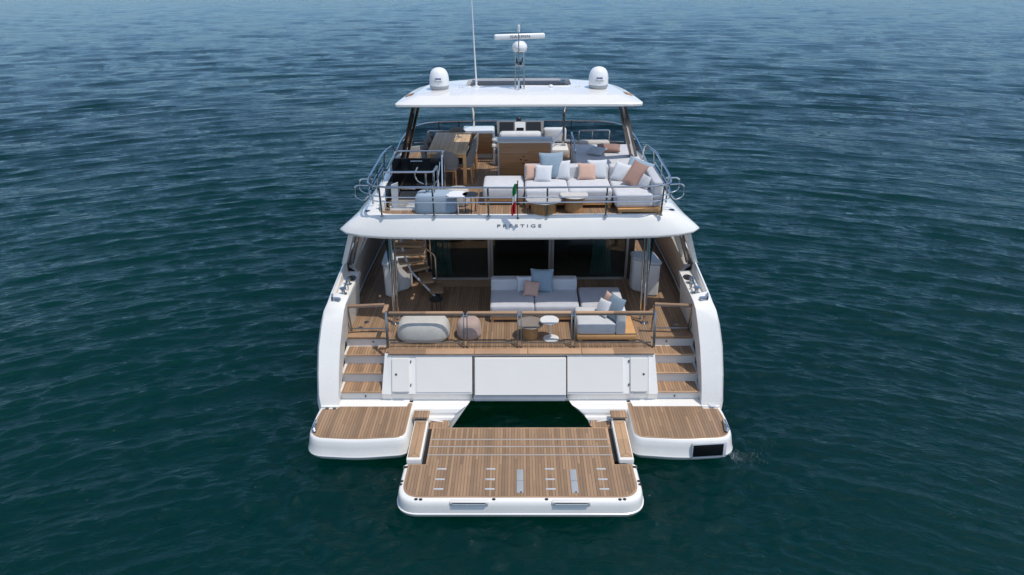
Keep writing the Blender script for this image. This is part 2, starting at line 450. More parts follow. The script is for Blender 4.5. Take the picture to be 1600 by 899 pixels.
    h = s.math('ADD', s.math('ADD', s.math('MULTIPLY', n0.outputs[0], 1.5), n1.outputs[0]), s.math('MULTIPLY', rid, 0.35))
    s.bump(h, 0.75, 0.075)
    s.l(s.ramp(s.noise(0.05, 3, tc).outputs[0], [(0.35, (0.0001, 0.0190, 0.0178)), (0.65, (0.0001, 0.0235, 0.0205))]).outputs[0], s.b.inputs['Base Color'])
    s.b.subsurface_method = 'BURLEY'
    s.set(Roughness=0.03, IOR=1.24, Subsurface_Weight=1.0, Subsurface_Scale=1.0); s.b.inputs['Subsurface Radius'].default_value = (0.5, 20.0, 7.0)
    M['sea'] = s.m; me.materials.append(s.m)
    o = bpy.data.objects.new('sea_water', me); col.objects.link(o)
    return tag(o, 'dark teal rippled sea around the yacht', 'water', kind='structure')
make_water()

# ------------------------------------------------------------------ yacht
yacht = thing('catamaran_yacht', 'white twin-hull motor yacht seen from astern with teak stern platform lowered', 'yacht')
ZP, ZD, ZF = 0.60, 1.56, 4.05
Y_ = yacht
# demihulls below the bridge deck
def hull():
    m = MB()
    for sx in (-1, 1):
        def sec(y, xo, xi, z0, z1): return [(sx*xo, y, z1), (sx*xo, y, 0.25), (sx*(xo-0.12), y, 0.0), (sx*(xo+xi)/2, y, z0), (sx*(xi+0.12), y, 0.0), (sx*xi, y, 0.25), (sx*xi, y, z1)]
        m.loft([sec(0.45, 3.72, 2.42, -0.45, 0.55), sec(1.1, 3.9, 2.25, -0.7, 0.62), sec(5, 3.95, 2.2, -0.9, 0.9), sec(10, 3.75, 2.3, -0.95, 0.9), sec(13, 3.35, 2.55, -0.8, 0.9), sec(15.6, 2.48, 2.40, -0.3, 0.9)])
    o = m.build('hull', 'gelcoat', Y_)
    m = MB()
    for sx in (-1, 1):
        def sec2(y, xo, xi, z0): return [(sx*xo, y, 0.10), (sx*(xo-0.1), y, -0.1), (sx*(xo+xi)/2, y, z0-0.02), (sx*(xi+0.1), y, -0.1), (sx*xi, y, 0.10)]
        m.loft([sec2(0.40, 3.74, 2.40, -0.5), sec2(1.1, 3.92, 2.23, -0.75), sec2(5, 3.97, 2.18, -0.95), sec2(10, 3.77, 2.28, -1.0), sec2(13, 3.37, 2.53, -0.85)])
    m.build('antifouling', 'antifoul', o)
    return o
hull()
# topsides with bulwark, port and starboard; the quarter rises in a sloping wing
def topside(sx):
    out_p = [(4.05, 0.93, 0.55), (4.085, 1.00, 0.85), (4.09, 1.18, 1.25), (4.08, 1.42, 1.72), (4.03, 1.64, 2.12), (3.97, 1.80, 2.36), (3.92, 1.95, 2.47), (3.91, 2.25, 2.55), (3.88, 3.30, 2.74), (3.90, 5.0, 2.76), (3.85, 9.0, 2.70), (3.55, 12.5, 2.6), (2.2, 15.2, 2.5), (0.0, 16.4, 2.45)]
    in_p = [(3.66, 0.98, 0.55), (3.655, 1.05, 0.85), (3.645, 1.22, 1.25), (3.62, 1.46, 1.72), (3.58, 1.68, 2.12), (3.55, 1.84, 2.36), (3.53, 1.98, 2.45), (3.53, 2.25, 2.47), (3.53, 3.30, 2.50), (3.70, 5.0, 2.60), (3.65, 9.0, 2.58), (3.35, 12.5, 2.48), (2.05, 15.0, 2.38), (0.0, 16.15, 2.33)]
    m = MB(); bm = m.bm
    S = lambda p: (sx*p[0], p[1], p[2])
    for i in range(len(out_p)-1):
        a, b, c, d = out_p[i], out_p[i+1], in_p[i+1], in_p[i]
        zb = 0.5 if i < 11 else 0.9
        # top/aft strip with a rounded outer arris
        ra = [(a[0]-0.05, a[1], a[2]+0.0), (b[0]-0.05, b[1], b[2]+0.0)]
        m.poly([S((a[0], a[1]+0.05, a[2]-0.03)), S((b[0], b[1]+0.05, b[2]-0.03)), S(ra[1]), S(ra[0])])
        if i < 7 or i >= 9: m.poly([S(ra[0]), S(ra[1]), S(c), S(d)])
        # outer skin
        ya, yb = a[1]+0.05, b[1]+0.05
        bulge = 0.04
        m.poly([S((a[0], ya, a[2]-0.03)), S((b[0], yb, b[2]-0.03)), S((b[0]+bulge*0.5, yb, (b[2]+zb)/2)), S((a[0]+bulge*0.5, ya, (a[2]+zb)/2))])
        m.poly([S((a[0]+bulge*0.5, ya, (a[2]+zb)/2)), S((b[0]+bulge*0.5, yb, (b[2]+zb)/2)), S((b[0]-0.02, yb, zb)), S((a[0]-0.02, ya, zb))])
    o = m.build('quarter_wing', 'gelcoat', Y_, smooth=50)
    # mooring pocket: floor let in behind the outer ridge
    m = MB()
    m.loft([[S((3.53, 2.00, 2.452)), S((3.53, 3.40, 2.50)), S((3.80, 3.40, 2.50)), S((3.80, 2.12, 2.455))], [S((3.53, 2.00, 2.40)), S((3.53, 3.40, 2.40)), S((3.80, 3.40, 2.40)), S((3.80, 2.12, 2.40))]])
    m.poly([S((3.80, 2.12, 2.455)), S((3.80, 3.40, 2.50)), S((3.83, 3.42, 2.735)), S((3.86, 2.2, 2.54))])
    m.poly([S((3.53, 1.98, 2.45)), S((3.80, 2.10, 2.455)), S((3.87, 2.2, 2.545)), S((3.87, 1.95, 2.47))])
    m.build('mooring_pocket', 'gelcoat_satin', o, smooth=0)
    # inner faces
    m = MB()
    m.poly([S(p) for p in in_p[:9]]+[S((3.66, 3.45, 1.5)), S((3.66, 2.0, 1.5)), S((3.66, 1.0, 0.5))])
    m.poly([S((3.53, 3.30, 2.50)), S((3.70, 3.72, 2.30)), S((3.80, 3.8, 1.5)), S((3.66, 3.45, 1.5))])
    m.build('stair_side_wall', 'gelcoat_satin', o, smooth=0)
    m = MB()
    pts_t = [(3.70, 3.6, 2.52)]+[in_p[i] for i in range(9, 14)]
    pts_b = [(3.83, 3.6, 1.5), (3.86, 5.0, 1.5), (3.80, 9.0, 1.5), (3.5, 12.5, 1.6), (2.1, 14.9, 1.7), (0.0, 16.0, 1.75)]
    for i in range(5): m.poly([S(pts_t[i]), S(pts_t[i+1]), S(pts_b[i+1]), S(pts_b[i])])
    m.poly([S((3.53, 3.30, 2.50)), S((3.83, 3.6, 2.52)), S((3.9, 5.0, 2.76)), S((3.70, 5.0, 2.60)), S((3.70, 3.6, 2.52))])
    m.build('bulwark_lining', 'beige_panel', o, smooth=0)
    m = MB(); m.tube([S((3.79, 3.9, 1.62)), S((3.81, 5.0, 1.62)), S((3.76, 9.0, 1.62))], 0.02); m.build('kick_rail', 'pale_grey', o)
    # mooring gear: oval hawse lid, two capstans, folding cleat, roller
    m = MB()
    m.lathe([(0.10, 0), (0.105, 0.012), (0.085, 0.016)], (sx*3.65, 3.05, 2.487), 20, 1.0, 1.35); m.build('hawse_lid', 'bronze_post', o)
    for yy, xx in ((2.78, 3.66), (2.32, 3.66)):
        m = MB(); z = 2.47
        m.lathe([(0.075, 0), (0.075, 0.02), (0.045, 0.035), (0.035, 0.08), (0.05, 0.11), (0.07, 0.125), (0.07, 0.145), (0.03, 0.155)], (sx*xx, yy, z), 18)
        m.build('capstan', 'stainless', o)
    m = MB(); m.tube([(sx*3.645, 2.30, 2.60), (sx*3.65, 2.55, 2.60), (sx*3.68, 2.80, 2.62)], 0.018); m.tube([(sx*3.60, 2.5, 2.47), (sx*3.60, 2.5, 2.60), (sx*3.7, 2.56, 2.60)], 0.014); m.build('line_guide', 'stainless', o)
    m = MB(); m.box((sx*3.74, 2.03, 2.495), (0.18, 0.09, 0.025), (R(12), 0, R(sx*12)), 0.012)
    m.tube([(sx*3.81, 2.00, 2.49), (sx*3.81, 2.00, 2.55), (sx*3.84, 2.14, 2.56), (sx*3.84, 2.18, 2.52)], 0.019); m.tube([(sx*3.66, 2.04, 2.52), (sx*3.82, 2.02, 2.545)], 0.018)
    m.build('fairlead', 'stainless', o)
    # struts between bulwark and flybridge
    m = MB()
    m.loft([[S((3.90, 3.32, 2.72)), S((3.90, 3.62, 2.74)), S((3.80, 3.62, 2.74)), S((3.80, 3.32, 2.72))], [S((3.56, 3.05, 3.66)), S((3.56, 3.5, 3.66)), S((3.45, 3.5, 3.66)), S((3.45, 3.05, 3.66))]])
    m.build('wing_strut', 'gelcoat', Y_)
    m = MB(); m.loft([[S((3.74, 4.0, 2.6)), S((3.74, 4.3, 2.6)), S((3.70, 4.3, 2.6)), S((3.70, 4.0, 2.6))], [S((3.44, 3.4, 3.62)), S((3.44, 3.75, 3.62)), S((3.24, 3.75, 3.62)), S((3.24, 3.4, 3.62))]])
    m.build('inner_strut', 'gelcoat_satin', Y_)
    m = MB(); m.tube([S((3.76, 3.50, 2.62)), S((3.40, 3.15, 3.62))], 0.025); m.tube([S((3.73, 3.62, 2.60)), S((3.36, 3.25, 3.62))], 0.018)
    m.build('strut_pole', 'anodised', Y_)
topside(-1); topside(1)

# side swim platforms with their teak, cleat, and garage of the boarding ladder
def side_platform(sx):
    pl = [(2.13, 1.20), (2.13, -0.03), (3.1, -0.13), (4.07, -0.05), (4.10, 0.62), (4.06, 1.20)]
    P = round_poly(pl, [0, 0.22, 0.3, 0.32, 0.3, 0])
    P = ccw([(sx*x, y) for x, y in P])
    L = lambda d, z: [(x, y, z) for x, y in inset(P, d)]
    m = MB()
    m.loft([L(0.32, 0.06), L(0.06, 0.10), L(-0.025, 0.20), L(-0.035, 0.235), L(-0.02, 0.26), L(0.005, 0.42), L(0.028, 0.53), L(0.05, 0.580), L(0.075, 0.594), L(0.11, 0.596)])
    o = m.build('side_platform', 'gelcoat', Y_, smooth=40)
    T = [(2.19, 1.09), (2.19, 0.02), (3.1, -0.06), (3.99, 0.01), (4.01, 0.55), (3.97, 0.90), (3.68, 0.90), (3.60, 1.19)]
    T = ccw([(sx*x, y) for x, y in round_poly(T, [0, 0.18, 0.3, 0.27, 0.3, 0.02, 0.02, 0])])
    m = MB(); m.slab(inset(T, 0.02), 0.585, 0.606); m.build('teak_deck', 'teak_deck', o, smooth=0)
    m = MB(); m.slab(T, 0.58, 0.602); m.build('deck_border', 'teak_plain', o, smooth=0)
    m = MB(); m.tube([(sx*3.92, 0.12, 0.63), (sx*3.945, 0.16, 0.66), (sx*3.96, 0.44, 0.655), (sx*3.96, 0.50, 0.63)], [0.03, 0.045, 0.03, 0.008], 10); m.tube([(sx*3.93, 0.2, 0.60), (sx*3.93, 0.2, 0.67)], 0.03)
    m.build('cleat', 'stainless', o)
    m = MB(); m.box((sx*3.83, 0.95, 0.62), (0.36, 0.05, 0.035), (0, 0, 0), 0.012); m.build('wing_foot', 'gelcoat', o)
    m = MB()
    if sx < 0:
        for x in (-3.88, -3.73): m.lathe([(0.035, 0), (0.035, 0.014)], (x, 0.90, 0.604), 14)
        m.each('hinge', 'letter_grey', o)
    else:
        m.lathe([(0.075, 0), (0.075, 0.012), (0.06, 0.016)], (3.86, 0.96, 0.64), 22); m.build('deck_filler_cap', 'pale_grey', o)
        # recess in the outer aft face with a smoked lid and bright trim
        m = MB(); m.box((3.56, -0.112, 0.385), (0.66, 0.05, 0.33), (R(-5), 0, R(5)), 0.01); m.build('locker_recess', 'pale_grey', o)
        m = MB(); m.box((3.54, -0.132, 0.395), (0.58, 0.03, 0.25), (R(-5), 0, R(5)), 0.004); m.build('smoked_lid', 'black_gloss', o)
        m = MB()
        for k in range(7): m.box((3.44+k*0.037, -0.158+0.0032*k, 0.315), (0.031, 0.008, 0.014), (R(-5), 0, R(5)), 0.003)
        m.build('vent_strip', 'stainless', o)
side_platform(-1); side_platform(1)

# stairs either side of the transom
def stairs(sx):
    m = MB(); S = lambda p: (sx*p[0], p[1], p[2])
    ys = [1.17, 1.50, 1.82, 2.12]; zs = [0.60, 0.84, 1.08, 1.32, 1.56]
    prof = [(1.20, 0.55)]
    for i in range(4): prof += [(ys[i]+0.03, zs[i]), (ys[i]+0.03, zs[i+1]-0.03)]
    prof += [(2.6, 1.53), (2.6, 0.55)]
    m.loft([[S((2.62, y, z)) for y, z in prof], [S((3.68, y, z)) for y, z in prof]])
    o = m.build('boarding_stairs', 'gelcoat_satin', Y_, smooth=0)
    for i in range(3):
        x0 = 2.80-0.02*i
        m = MB(); m.loft([[S((x0, ys[i]-0.012, z)), S((3.62, ys[i]-0.012, z)), S((3.62, ys[i+1]+0.02, z)), S((x0-0.06, ys[i+1]+0.02, z))] for z in (zs[i+1]-0.032, zs[i+1])]); m.build('stair_tread', 'teak_cross', o, smooth=0)
        m = MB(); m.tube([S((x0, ys[i]-0.014, zs[i+1]-0.016)), S((3.62, ys[i]-0.014, zs[i+1]-0.016))], 0.019, 8); m.build('tread_nosing', 'teak_plain', o)
    m = MB(); m.loft([[S((2.74, 2.105, z)), S((3.63, 2.105, z)), S((3.63, 2.30, z)), S((2.74, 2.30, z))] for z in (1.535, 1.568)]); m.build('stair_tread', 'teak_plain', o, smooth=0)
    m = MB()
    for y, z, x in ((1.86-0.01, 1.44, 3.10), (1.175, 0.70, 3.15)): m.tube([S((x, y+0.28 if z > 1 else y+0.02, z)), S((x, y+0.26 if z > 1 else y, z))], 0.017, 12)
    m.each('step_light', 'letter_grey', o)
stairs(-1); stairs(1)

# transom: garage door in the middle, fixed panels, lockers, lower flange
def tr(x0, x1, z0, z1, off, th=0.03, bev=0.006):
    """a panel lying on the sloping transom face"""
    f = lambda z: 1.13+(z-0.80)*(0.33/0.70)
    m = MB()
    m.loft([[(x0, f(z0)-off, z0), (x1, f(z0)-off, z0), (x1, f(z1)-off, z1), (x0, f(z1)-off, z1)], [(x0, f(z0)-off+th, z0), (x1, f(z0)-off+th, z0), (x1, f(z1)-off+th, z1), (x0, f(z1)-off+th, z1)]])
    if bev: bmesh.ops.bevel(m.bm, geom=m.bm.edges[:], offset=bev, segments=2, affect='EDGES')
    return m
m = MB()
for a, b in ((-2.72, -0.95), (0.95, 2.72)):
    prof = [(1.13, 0.80), (1.46, 1.50), (1.50, 1.53), (2.4, 1.53), (2.4, 0.57), (1.21, 0.57), (1.195, 0.605)]
    m.loft([[(a, y, z) for y, z in prof], [(b, y, z) for y, z in prof]])
prof = [(1.19, 0.78), (1.50, 1.44), (1.46, 1.50), (1.50, 1.53), (2.4, 1.53), (2.4, 0.62), (1.14, 0.66)]
m.loft([[(-0.95, y, z) for y, z in prof], [(0.95, y, z) for y, z in prof]])
transom = m.build('transom', 'gelcoat', Y_, smooth=20)
for sx in (-1, 1):
    m = MB()  # sloping flank wall between stairs and transom
    S = lambda p: (sx*p[0], p[1], p[2])
    m.loft([[S((2.60, 1.11, 0.80)), S((2.60, 1.45, 1.53)), S((2.60, 2.2, 1.53)), S((2.60, 2.2, 0.55)), S((2.60, 1.20, 0.57))], [S((2.80, 1.13, 0.80)), S((2.735, 1.48, 1.53)), S((2.735, 2.2, 1.53)), S((2.78, 2.2, 0.55)), S((2.80, 1.205, 0.57))]])
    m.build('stair_flank', 'gelcoat', transom, smooth=20)
tr(-0.905, 0.935, 0.80, 1.475, 0.055, 0.05).build('garage_door', 'gelcoat_satin', Y_)
for sx in (-1, 1):
    a, b = sorted((sx*0.965, sx*2.10)); tr(a, b, 0.835, 1.48, 0.022).build('transom_panel', 'gelcoat_satin', transom)
    a, b = sorted((sx*2.235, sx*2.585)); o = tr(a, b, 0.86, 1.47, 0.045, 0.05); o = o.build('locker_door', 'gelcoat_satin', transom)
    m = MB(); z = 1.18; y = 1.13+(z-0.8)*0.4714-0.047; m.lathe([(0.024, -0.002), (0.024, 0.004), (0.016, 0.007)], (0, 0, 0), 16); m.bm.transform(Matrix.Translation((sx*(2.50), y, z)) @ Matrix.Rotation(R(65), 4, 'X')); m.build('lock', 'letter_grey', o)
    m = MB(); m.box((sx*2.41, 1.115, 0.845), (0.22, 0.03, 0.03), bev=0.008); m.build('drip_lip', 'grey_paint', o)
    m = MB()
    for z in (0.97, 1.40): m.box((sx*2.205, 1.13+(z-0.8)*0.4714-0.012, z), (0.02, 0.03, 0.05), (R(-25), 0, 0), 0.005)
    m.each('hinge', 'letter_grey', o)
    m = tr(sx*0.95-0.012, sx*0.95+0.012, 0.72, 1.49, 0.004, 0.03, 0); m.build('door_gap', 'gap_brown', transom)
m = MB(); m.bb(-0.93, 0.93, 1.095, 1.13, 0.64, 0.775, 0.01); m.build('sill_flange', 'pale_grey', transom)
# teak cap along the cockpit coaming
m = MB()
for a, b in ((-2.66, -0.92), (-0.915, 0.16), (0.165, 1.25), (1.255, 2.72)):
    m.bb(a, b, 1.42, 1.62, 1.535, 1.582, 0.018, 3)
m.each('coaming_cap', 'teak_side', transom)
# lower bridge-deck steps each side of the well
for sx in (-1, 1):
    m = MB(); S = lambda p: (sx*p[0], p[1], p[2])
    m.loft([[S((2.18, y, z)) for y, z in ((1.25, 0.6), (1.02, 0.6), (0.93, 0.565), (0.90, 0.50), (0.90, 0.43), (0.84, 0.425), (0.82, 0.38), (0.82, 0.02), (1.25, 0.02))],
            [S((x, y, z)) for x, y, z in ((0.98, 1.25, 0.6), (1.06, 1.02, 0.6), (1.18, 0.93, 0.565), (1.26, 0.90, 0.50), (1.31, 0.90, 0.43), (1.33, 0.84, 0.425), (1.37, 0.82, 0.38), (1.48, 0.82, 0.02), (1.46, 1.25, 0.02))]])
    m.build('bridge_deck_step', 'gelcoat', transom, smooth=20)
    m = MB(); m.loft([[S(p) for p in ((1.48, 0.55, 0.34), (1.80, 0.55, 0.34), (1.80, 0.82, 0.34), (1.44, 0.82, 0.34), (1.40, 0.66, 0.34))], [S(p) for p in ((1.48, 0.55, 0.37), (1.80, 0.55, 0.37), (1.80, 0.82, 0.37), (1.44, 0.82, 0.37), (1.40, 0.66, 0.37))]])
    m.build('corner_step', 'teak_cross', transom, smooth=0)
    m = MB(); m.tube([S((1.84, 0.83, 0.30)), S((1.76, 0.79, 0.40)), S((1.56, 0.79, 0.36)), S((1.44, 0.79, 0.26))], 0.02); m.box(S((1.72, 0.80, 0.34)), (0.10, 0.03, 0.10), bev=0.02); m.build('hinge_bracket', 'gelcoat_satin', transom)

# underside between the hulls keeps the well dark
m = MB(); m.loft([[(-2.3, 1.3, 0.55), (2.3, 1.3, 0.55), (2.3, 14, 1.2), (-2.3, 14, 1.2)], [(-2.3, 1.3, 0.8), (2.3, 1.3, 0.8), (2.3, 14, 1.4), (-2.3, 14, 1.4)]]); m.build('bridge_deck', 'gelcoat_satin', Y_, smooth=0)

# lift platform
PO = [(-1.74, 0.50), (-1.74, -0.565), (-2.14, -0.565), (-2.16, -1.55), (2.16, -1.55), (2.14, -0.565), (1.74, -0.565), (1.74, 0.50)]
PO = ccw(PO)
def rp(r): 
    return round_poly(PO, [r if abs(p[1]+1.55) < .01 else 0.02 for p in PO], 8)
base = rp(0.42)
L = lambda d, z: [(x, y, z) for x, y in inset(base, d)]
m = MB(); m.loft([L(0.10, 0.08), L(0.03, 0.10), L(-0.012, 0.15), L(-0.018, 0.19), L(0.0, 0.20), L(0.012, 0.34), L(0.028, 0.405), L(0.05, 0.436), L(0.075, 0.444), L(0.12, 0.445)])
lift = m.build('lift_platform', 'gelcoat', Y_, smooth=40)
TB = [(-1.72, 0.485), (-1.72, -0.59), (-2.04, -0.59), (-2.055, -1.435), (2.055, -1.435), (2.04, -0.59), (1.72, -0.59), (1.72, 0.485)]
TB = round_poly(ccw(TB), [0.36 if p[1] < -1.4 else 0.01 for p in ccw(TB)], 8)
m = MB(); m.slab(TB, 0.43, 0.4495); m.build('deck_border', 'teak_side', lift, smooth=0)
MA = [(-1.68, -0.352), (-1.68, -0.615), (-2.005, -0.615), (-2.015, -1.40), (2.015, -1.40), (2.005, -0.615), (1.68, -0.615), (1.68, -0.352)]
MA = round_poly(ccw(MA), [0.33 if p[1] < -1.3 else 0.01 for p in ccw(MA)], 8)
m = MB(); m.slab(MA, 0.44, 0.4535); m.build('teak_deck', 'teak_deck', lift, smooth=0)
for y0, y1 in ((0.145, 0.46), (-0.065, 0.095), (-0.305, -0.115)):
    m = MB(); m.bb(-1.68, 1.68, y0, y1, 0.44, 0.4535); m.build('teak_strip', 'teak_deck', lift, smooth=0)
for y in (0.115, -0.092, -0.332):
    m = MB(); m.bb(-1.72, 1.72, y-0.014, y+0.010, 0.442, 0.456); m.build('seam_strip', 'strip_grey', lift, smooth=0)
for xs in (-1.42, -0.53, 0.53, 1.46):
    for y in (-0.72, -0.99, -1.235):
        xx = xs-0.0*(y)
        m = MB(); m.bb(xx-0.085, xx+0.085, y-0.018, y+0.018, 0.45, 0.458, 0.003); m.bb(xx-0.085, xx+0.085, y-0.012, y+0.006, 0.45, 0.468, 0.003); m.build('lashing_track', 'pale_grey', lift)
for xs in (0.0, 0.95):
    m = MB(); m.bb(xs-0.058, xs+0.058, -1.33, -0.735, 0.45, 0.4585, 0.002); m.build('chock_cover', 'grey_paint', lift)
    m = MB(); m.bb(xs-0.055, xs+0.055, -1.035, -1.03, 0.456, 0.4595); m.lathe([(0.016, 0), (0.016, 0.006)], (xs+0.015, -1.315, 0.456), 12); m.build('chock_seam', 'black', lift)
for sx in (-1, 1):
    xs = sx*0.87
    m = MB(); m.box((xs, -1.513, 0.405), (0.66, 0.07, 0.085), bev=0.012); m.build('handle_recess', 'gelcoat_satin', lift)
    m = MB(); m.bb(xs-0.29, xs+0.29, -1.552, -1.54, 0.418, 0.432); m.build('handle_slot', 'black', lift)
    m = MB(); m.tube([(xs-0.29, -1.56, 0.408), (xs+0.29, -1.56, 0.408)], 0.013)
    for k in (-0.28, 0.28): m.box((xs+k, -1.555, 0.413), (0.04, 0.02, 0.03), bev=0.006)
    m.build('grab_handle', 'stainless', lift)
m = MB()
for x, y in ((-2.085, -0.66), (2.085, -0.66), (-2.10, -1.11), (2.10, -1.11), (-1.78, -1.475), (-1.70, -1.48), (1.78, -1.475), (1.70, -1.48), (-0.45, -1.475), (0.45, -1.475), (-2.09, -1.03), (2.09, -1.03)):
    m.lathe([(0.026, 0), (0.026, 0.01), (0.015, 0.014)], (x, y, 0.443), 14, 1.2, 0.9)
m.each('chock_socket', 'black', lift)
m = MB(); m.loft([L(0.06, 0.085), L(0.02, 0.102), L(0.06, 0.110)]); m.build('bottom_trim', 'teak_plain', lift)
# lifting arms with teak covers and small seats
for sx in (-1, 1):
    S = lambda p: (sx*p[0], p[1], p[2])
    m = MB(); m.loft([[S((1.805, -0.56, z)), S((2.075, -0.56, z)), S((2.075, 0.60, z)), S((1.805, 0.60, z))] for z in (0.28, 0.535)])
    bmesh.ops.bevel(m.bm, geom=m.bm.edges[:], offset=0.012, segments=2, affect='EDGES')
    arm = m.build('lift_arm', 'gelcoat', Y_)
    m = MB(); m.bb(*sorted((sx*1.84, sx*2.055)), -0.50, 0.565, 0.53, 0.55, 0.004); m.build('arm_cover', 'teak_plain', arm)
    m = MB(); m.bb(*sorted((sx*1.945, sx*1.95)), -0.40, 0.46, 0.549, 0.5515)
    for y, d in ((-0.5, 1), (0.565, -1)):
        for k in (-1, 1): m.tube([(sx*1.9475, y+0.10*d, 0.5505), (sx*(1.9475+k*0.105), y+0.004*d, 0.5505)], 0.0028, 4)
    m.build('cover_seam', 'gap_brown', arm)
    m = MB(); m.bb(*sorted((sx*1.80, sx*2.12)), 0.625, 0.85, 0.56, 0.60, 0.015); m.build('arm_seat', 'teak_cross', arm)
    m = MB(); m.bb(*sorted((sx*1.83, sx*2.09)), 0.64, 0.84, 0.1, 0.56, 0.01); m.build('arm_housing', 'gelcoat', arm)
    m = MB(); m.bb(*sorted((sx*1.84, sx*2.08)), 0.60, 0.645, 0.50, 0.55, 0.006); m.build('arm_hinge', 'bronze_post', arm)
    m = MB(); m.bb(*sorted((sx*1.745, sx*1.80)), -0.56, 0.50, 0.28, 0.40); m.build('arm_gap_shade', 'black', arm)  # black filler stands in for the shade in the gap between arm and platform

# cockpit deck and side decks
DK = ccw([(-2.72, 1.5), (2.72, 1.5), (2.76, 2.13), (3.64, 2.13), (3.66, 3.45), (3.83, 3.6), (3.86, 5), (3.8, 9), (3.5, 11.9), (2.0, 12), (-2.0, 12), (-3.5, 11.9), (-3.8, 9), (-3.86, 5), (-3.83, 3.6), (-3.66, 3.45), (-3.64, 2.13), (-2.76, 2.13)])
m = MB(); m.slab(DK, 1.50, ZD); deck = m.build('cockpit_deck', 'teak_deck', Y_, smooth=0)
m = MB(); m.bb(-2.1, -0.72, 4.55, 4.93, ZD, ZD+0.006); m.bb(0.8, 1.35, 4.55, 4.93, ZD, ZD+0.006); m.each('door_threshold', 'teak_side', deck)
m = MB()
for x, y in ((-3.35, 2.75), (-3.45, 2.5)): m.lathe([(0.06, 0), (0.06, 0.01), (0.03, 0.012)], (x, y, ZD), 16)
m.lathe([(0.05, 0), (0.05, 0.01), (0.03, 0.012)], (3.40, 2.62, ZD), 16); m.each('deck_fitting', 'stainless', deck)
# aft railing: posts, glass bays, timber caprail
rail = MB()
def lean(x, z): return (x, 1.68+(z-1.58)*0.20, z)
RX = [-2.70, -1.10, 0.0, 1.09, 2.74]
for i, x in enumerate(RX):
    if i in (0, 4):
        rail.box((x, 1.74, 1.95), (0.05, 0.05, 0.78), (R(-11), 0, 0), 0.008)
    else:
        for k in (-0.035, 0.035): rail.box((x+k, 1.74, 1.94), (0.026, 0.04, 0.76), (R(-11), 0, 0), 0.006)
        rail.box((x, 1.81, 2.22), (0.11, 0.035, 0.05), (R(-11), 0, 0), 0.006)
for i in range(4):
    a, b = RX[i]+0.05, RX[i+1]-0.05
    rail.box(((a+b)/2, 1.70, 1.665), (b-a, 0.022, 0.03), (0, 0, 0), 0.004)
    rail.box(((a+b)/2, 1.82, 2.245), (b-a, 0.025, 0.03), (0, 0, 0), 0.004)
rail = rail.build('aft_railing', 'anodised', Y_)
for i in range(4):
    a, b = RX[i]+0.06, RX[i+1]-0.06
    m = MB(); m.loft([[lean(a, z), lean(b, z), (b, lean(b, z)[1]+0.010, z), (a, lean(a, z)[1]+0.010, z)] for z in (1.68, 2.23)]); m.build('glass_pane', 'glass_clear', rail, smooth=0)
    m = MB(); m.box(((a+b)/2, 1.825, 2.29), (b-a+0.04, 0.07, 0.055), (R(-6), 0, 0), 0.02, 3); m.build('caprail', 'teak_side', rail)
# gates at the head of each stair
for sx in (-1, 1):
    g = MB(); S = lambda p: (sx*p[0], p[1], p[2])
    g.tube([S((2.80, 2.30, 1.66)), S((3.58, 2.30, 1.66))], 0.014); g.tube([S((2.80, 2.22, 2.24)), S((3.56, 2.16, 2.24))], 0.014)
    g.tube([S((2.80, 2.30, 1.60)), S((2.80, 2.22, 2.26))], 0.018); g.tube([S((3.58, 2.32, 1.60)), S((3.56, 2.14, 2.26))], 0.018)
    g.tube([S((3.60, 2.28, 1.62)), S((3.64, 2.12, 2.18))], 0.014)
    g = g.build('stern_gate', 'anodised', Y_)
    m = MB(); m.loft([[S((2.83, 2.297, 1.68)), S((3.55, 2.297, 1.68)), S((3.54, 2.16, 2.22)), S((2.83, 2.225, 2.22))], [S((2.83, 2.307, 1.68)), S((3.55, 2.307, 1.68)), S((3.54, 2.17, 2.22)), S((2.83, 2.235, 2.22))]]); m.build('glass_pane', 'glass_clear', g, smooth=0)
    m = MB(); m.tube([S((2.80, 2.205, 2.285)), S((3.55, 2.135, 2.285))], 0.033, 10); m.build('caprail', 'teak_side', g)
    if sx < 0:
        m = MB(); m.box((-2.74, 1.98, 2.30), (0.10, 0.34, 0.05), (0, 0, 0), 0.02); m.build('caprail', 'teak_plain', g)

# saloon: dark interior behind three glass bays
m = MB()
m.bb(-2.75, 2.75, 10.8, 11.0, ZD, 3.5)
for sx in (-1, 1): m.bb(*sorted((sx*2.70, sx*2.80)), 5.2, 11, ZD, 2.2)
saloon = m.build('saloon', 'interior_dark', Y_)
m = MB(); m.bb(-2.69, 2.69, 5.05, 10.9, ZD+0.004, ZD+0.02); m.build('saloon_floor', 'interior_floor', saloon)
for sx in (-1, 1):
    m = MB(); m.bb(*sorted((sx*2.735, sx*2.765)), 5.2, 10, 2.2, 3.5); m.build('side_window', 'glass_smoke', saloon)
m = MB()
for cx in (-1.93, 2.02):
    loops = []
    for z, w_ in ((ZD+0.05, 0.28), (2.2, 0.22), (3.5, 0.26)):
        loops.append([(cx+w_*(-1+2*k/24), 5.35-0.22+0.035*math.sin(k*1.6), z) for k in range(25)])
    m.loft(loops, False, False, closed=False)
m.each('curtain', 'curtain', saloon)
m = MB(); m.bb(-1.6, -0.2, 7.5, 8.4, ZD, 2.0, 0.06); m.bb(0.7, 2.3, 7.0, 7.9, ZD, 2.3, 0.06); m.bb(-1.4, 1.4, 9.6, 10.3, ZD, 2.5, 0.05); m.each('saloon_furniture', 'taupe_top', saloon)
doors = MB()
for x in (-2.28, -0.735, -0.665, 0.745, 0.815, 2.62): doors.bb(x-0.03, x+0.03, 4.93, 5.0, ZD, 3.6, 0.006)
doors.bb(-2.28, 2.62, 4.92, 5.01, ZD, ZD+0.045, 0.005)
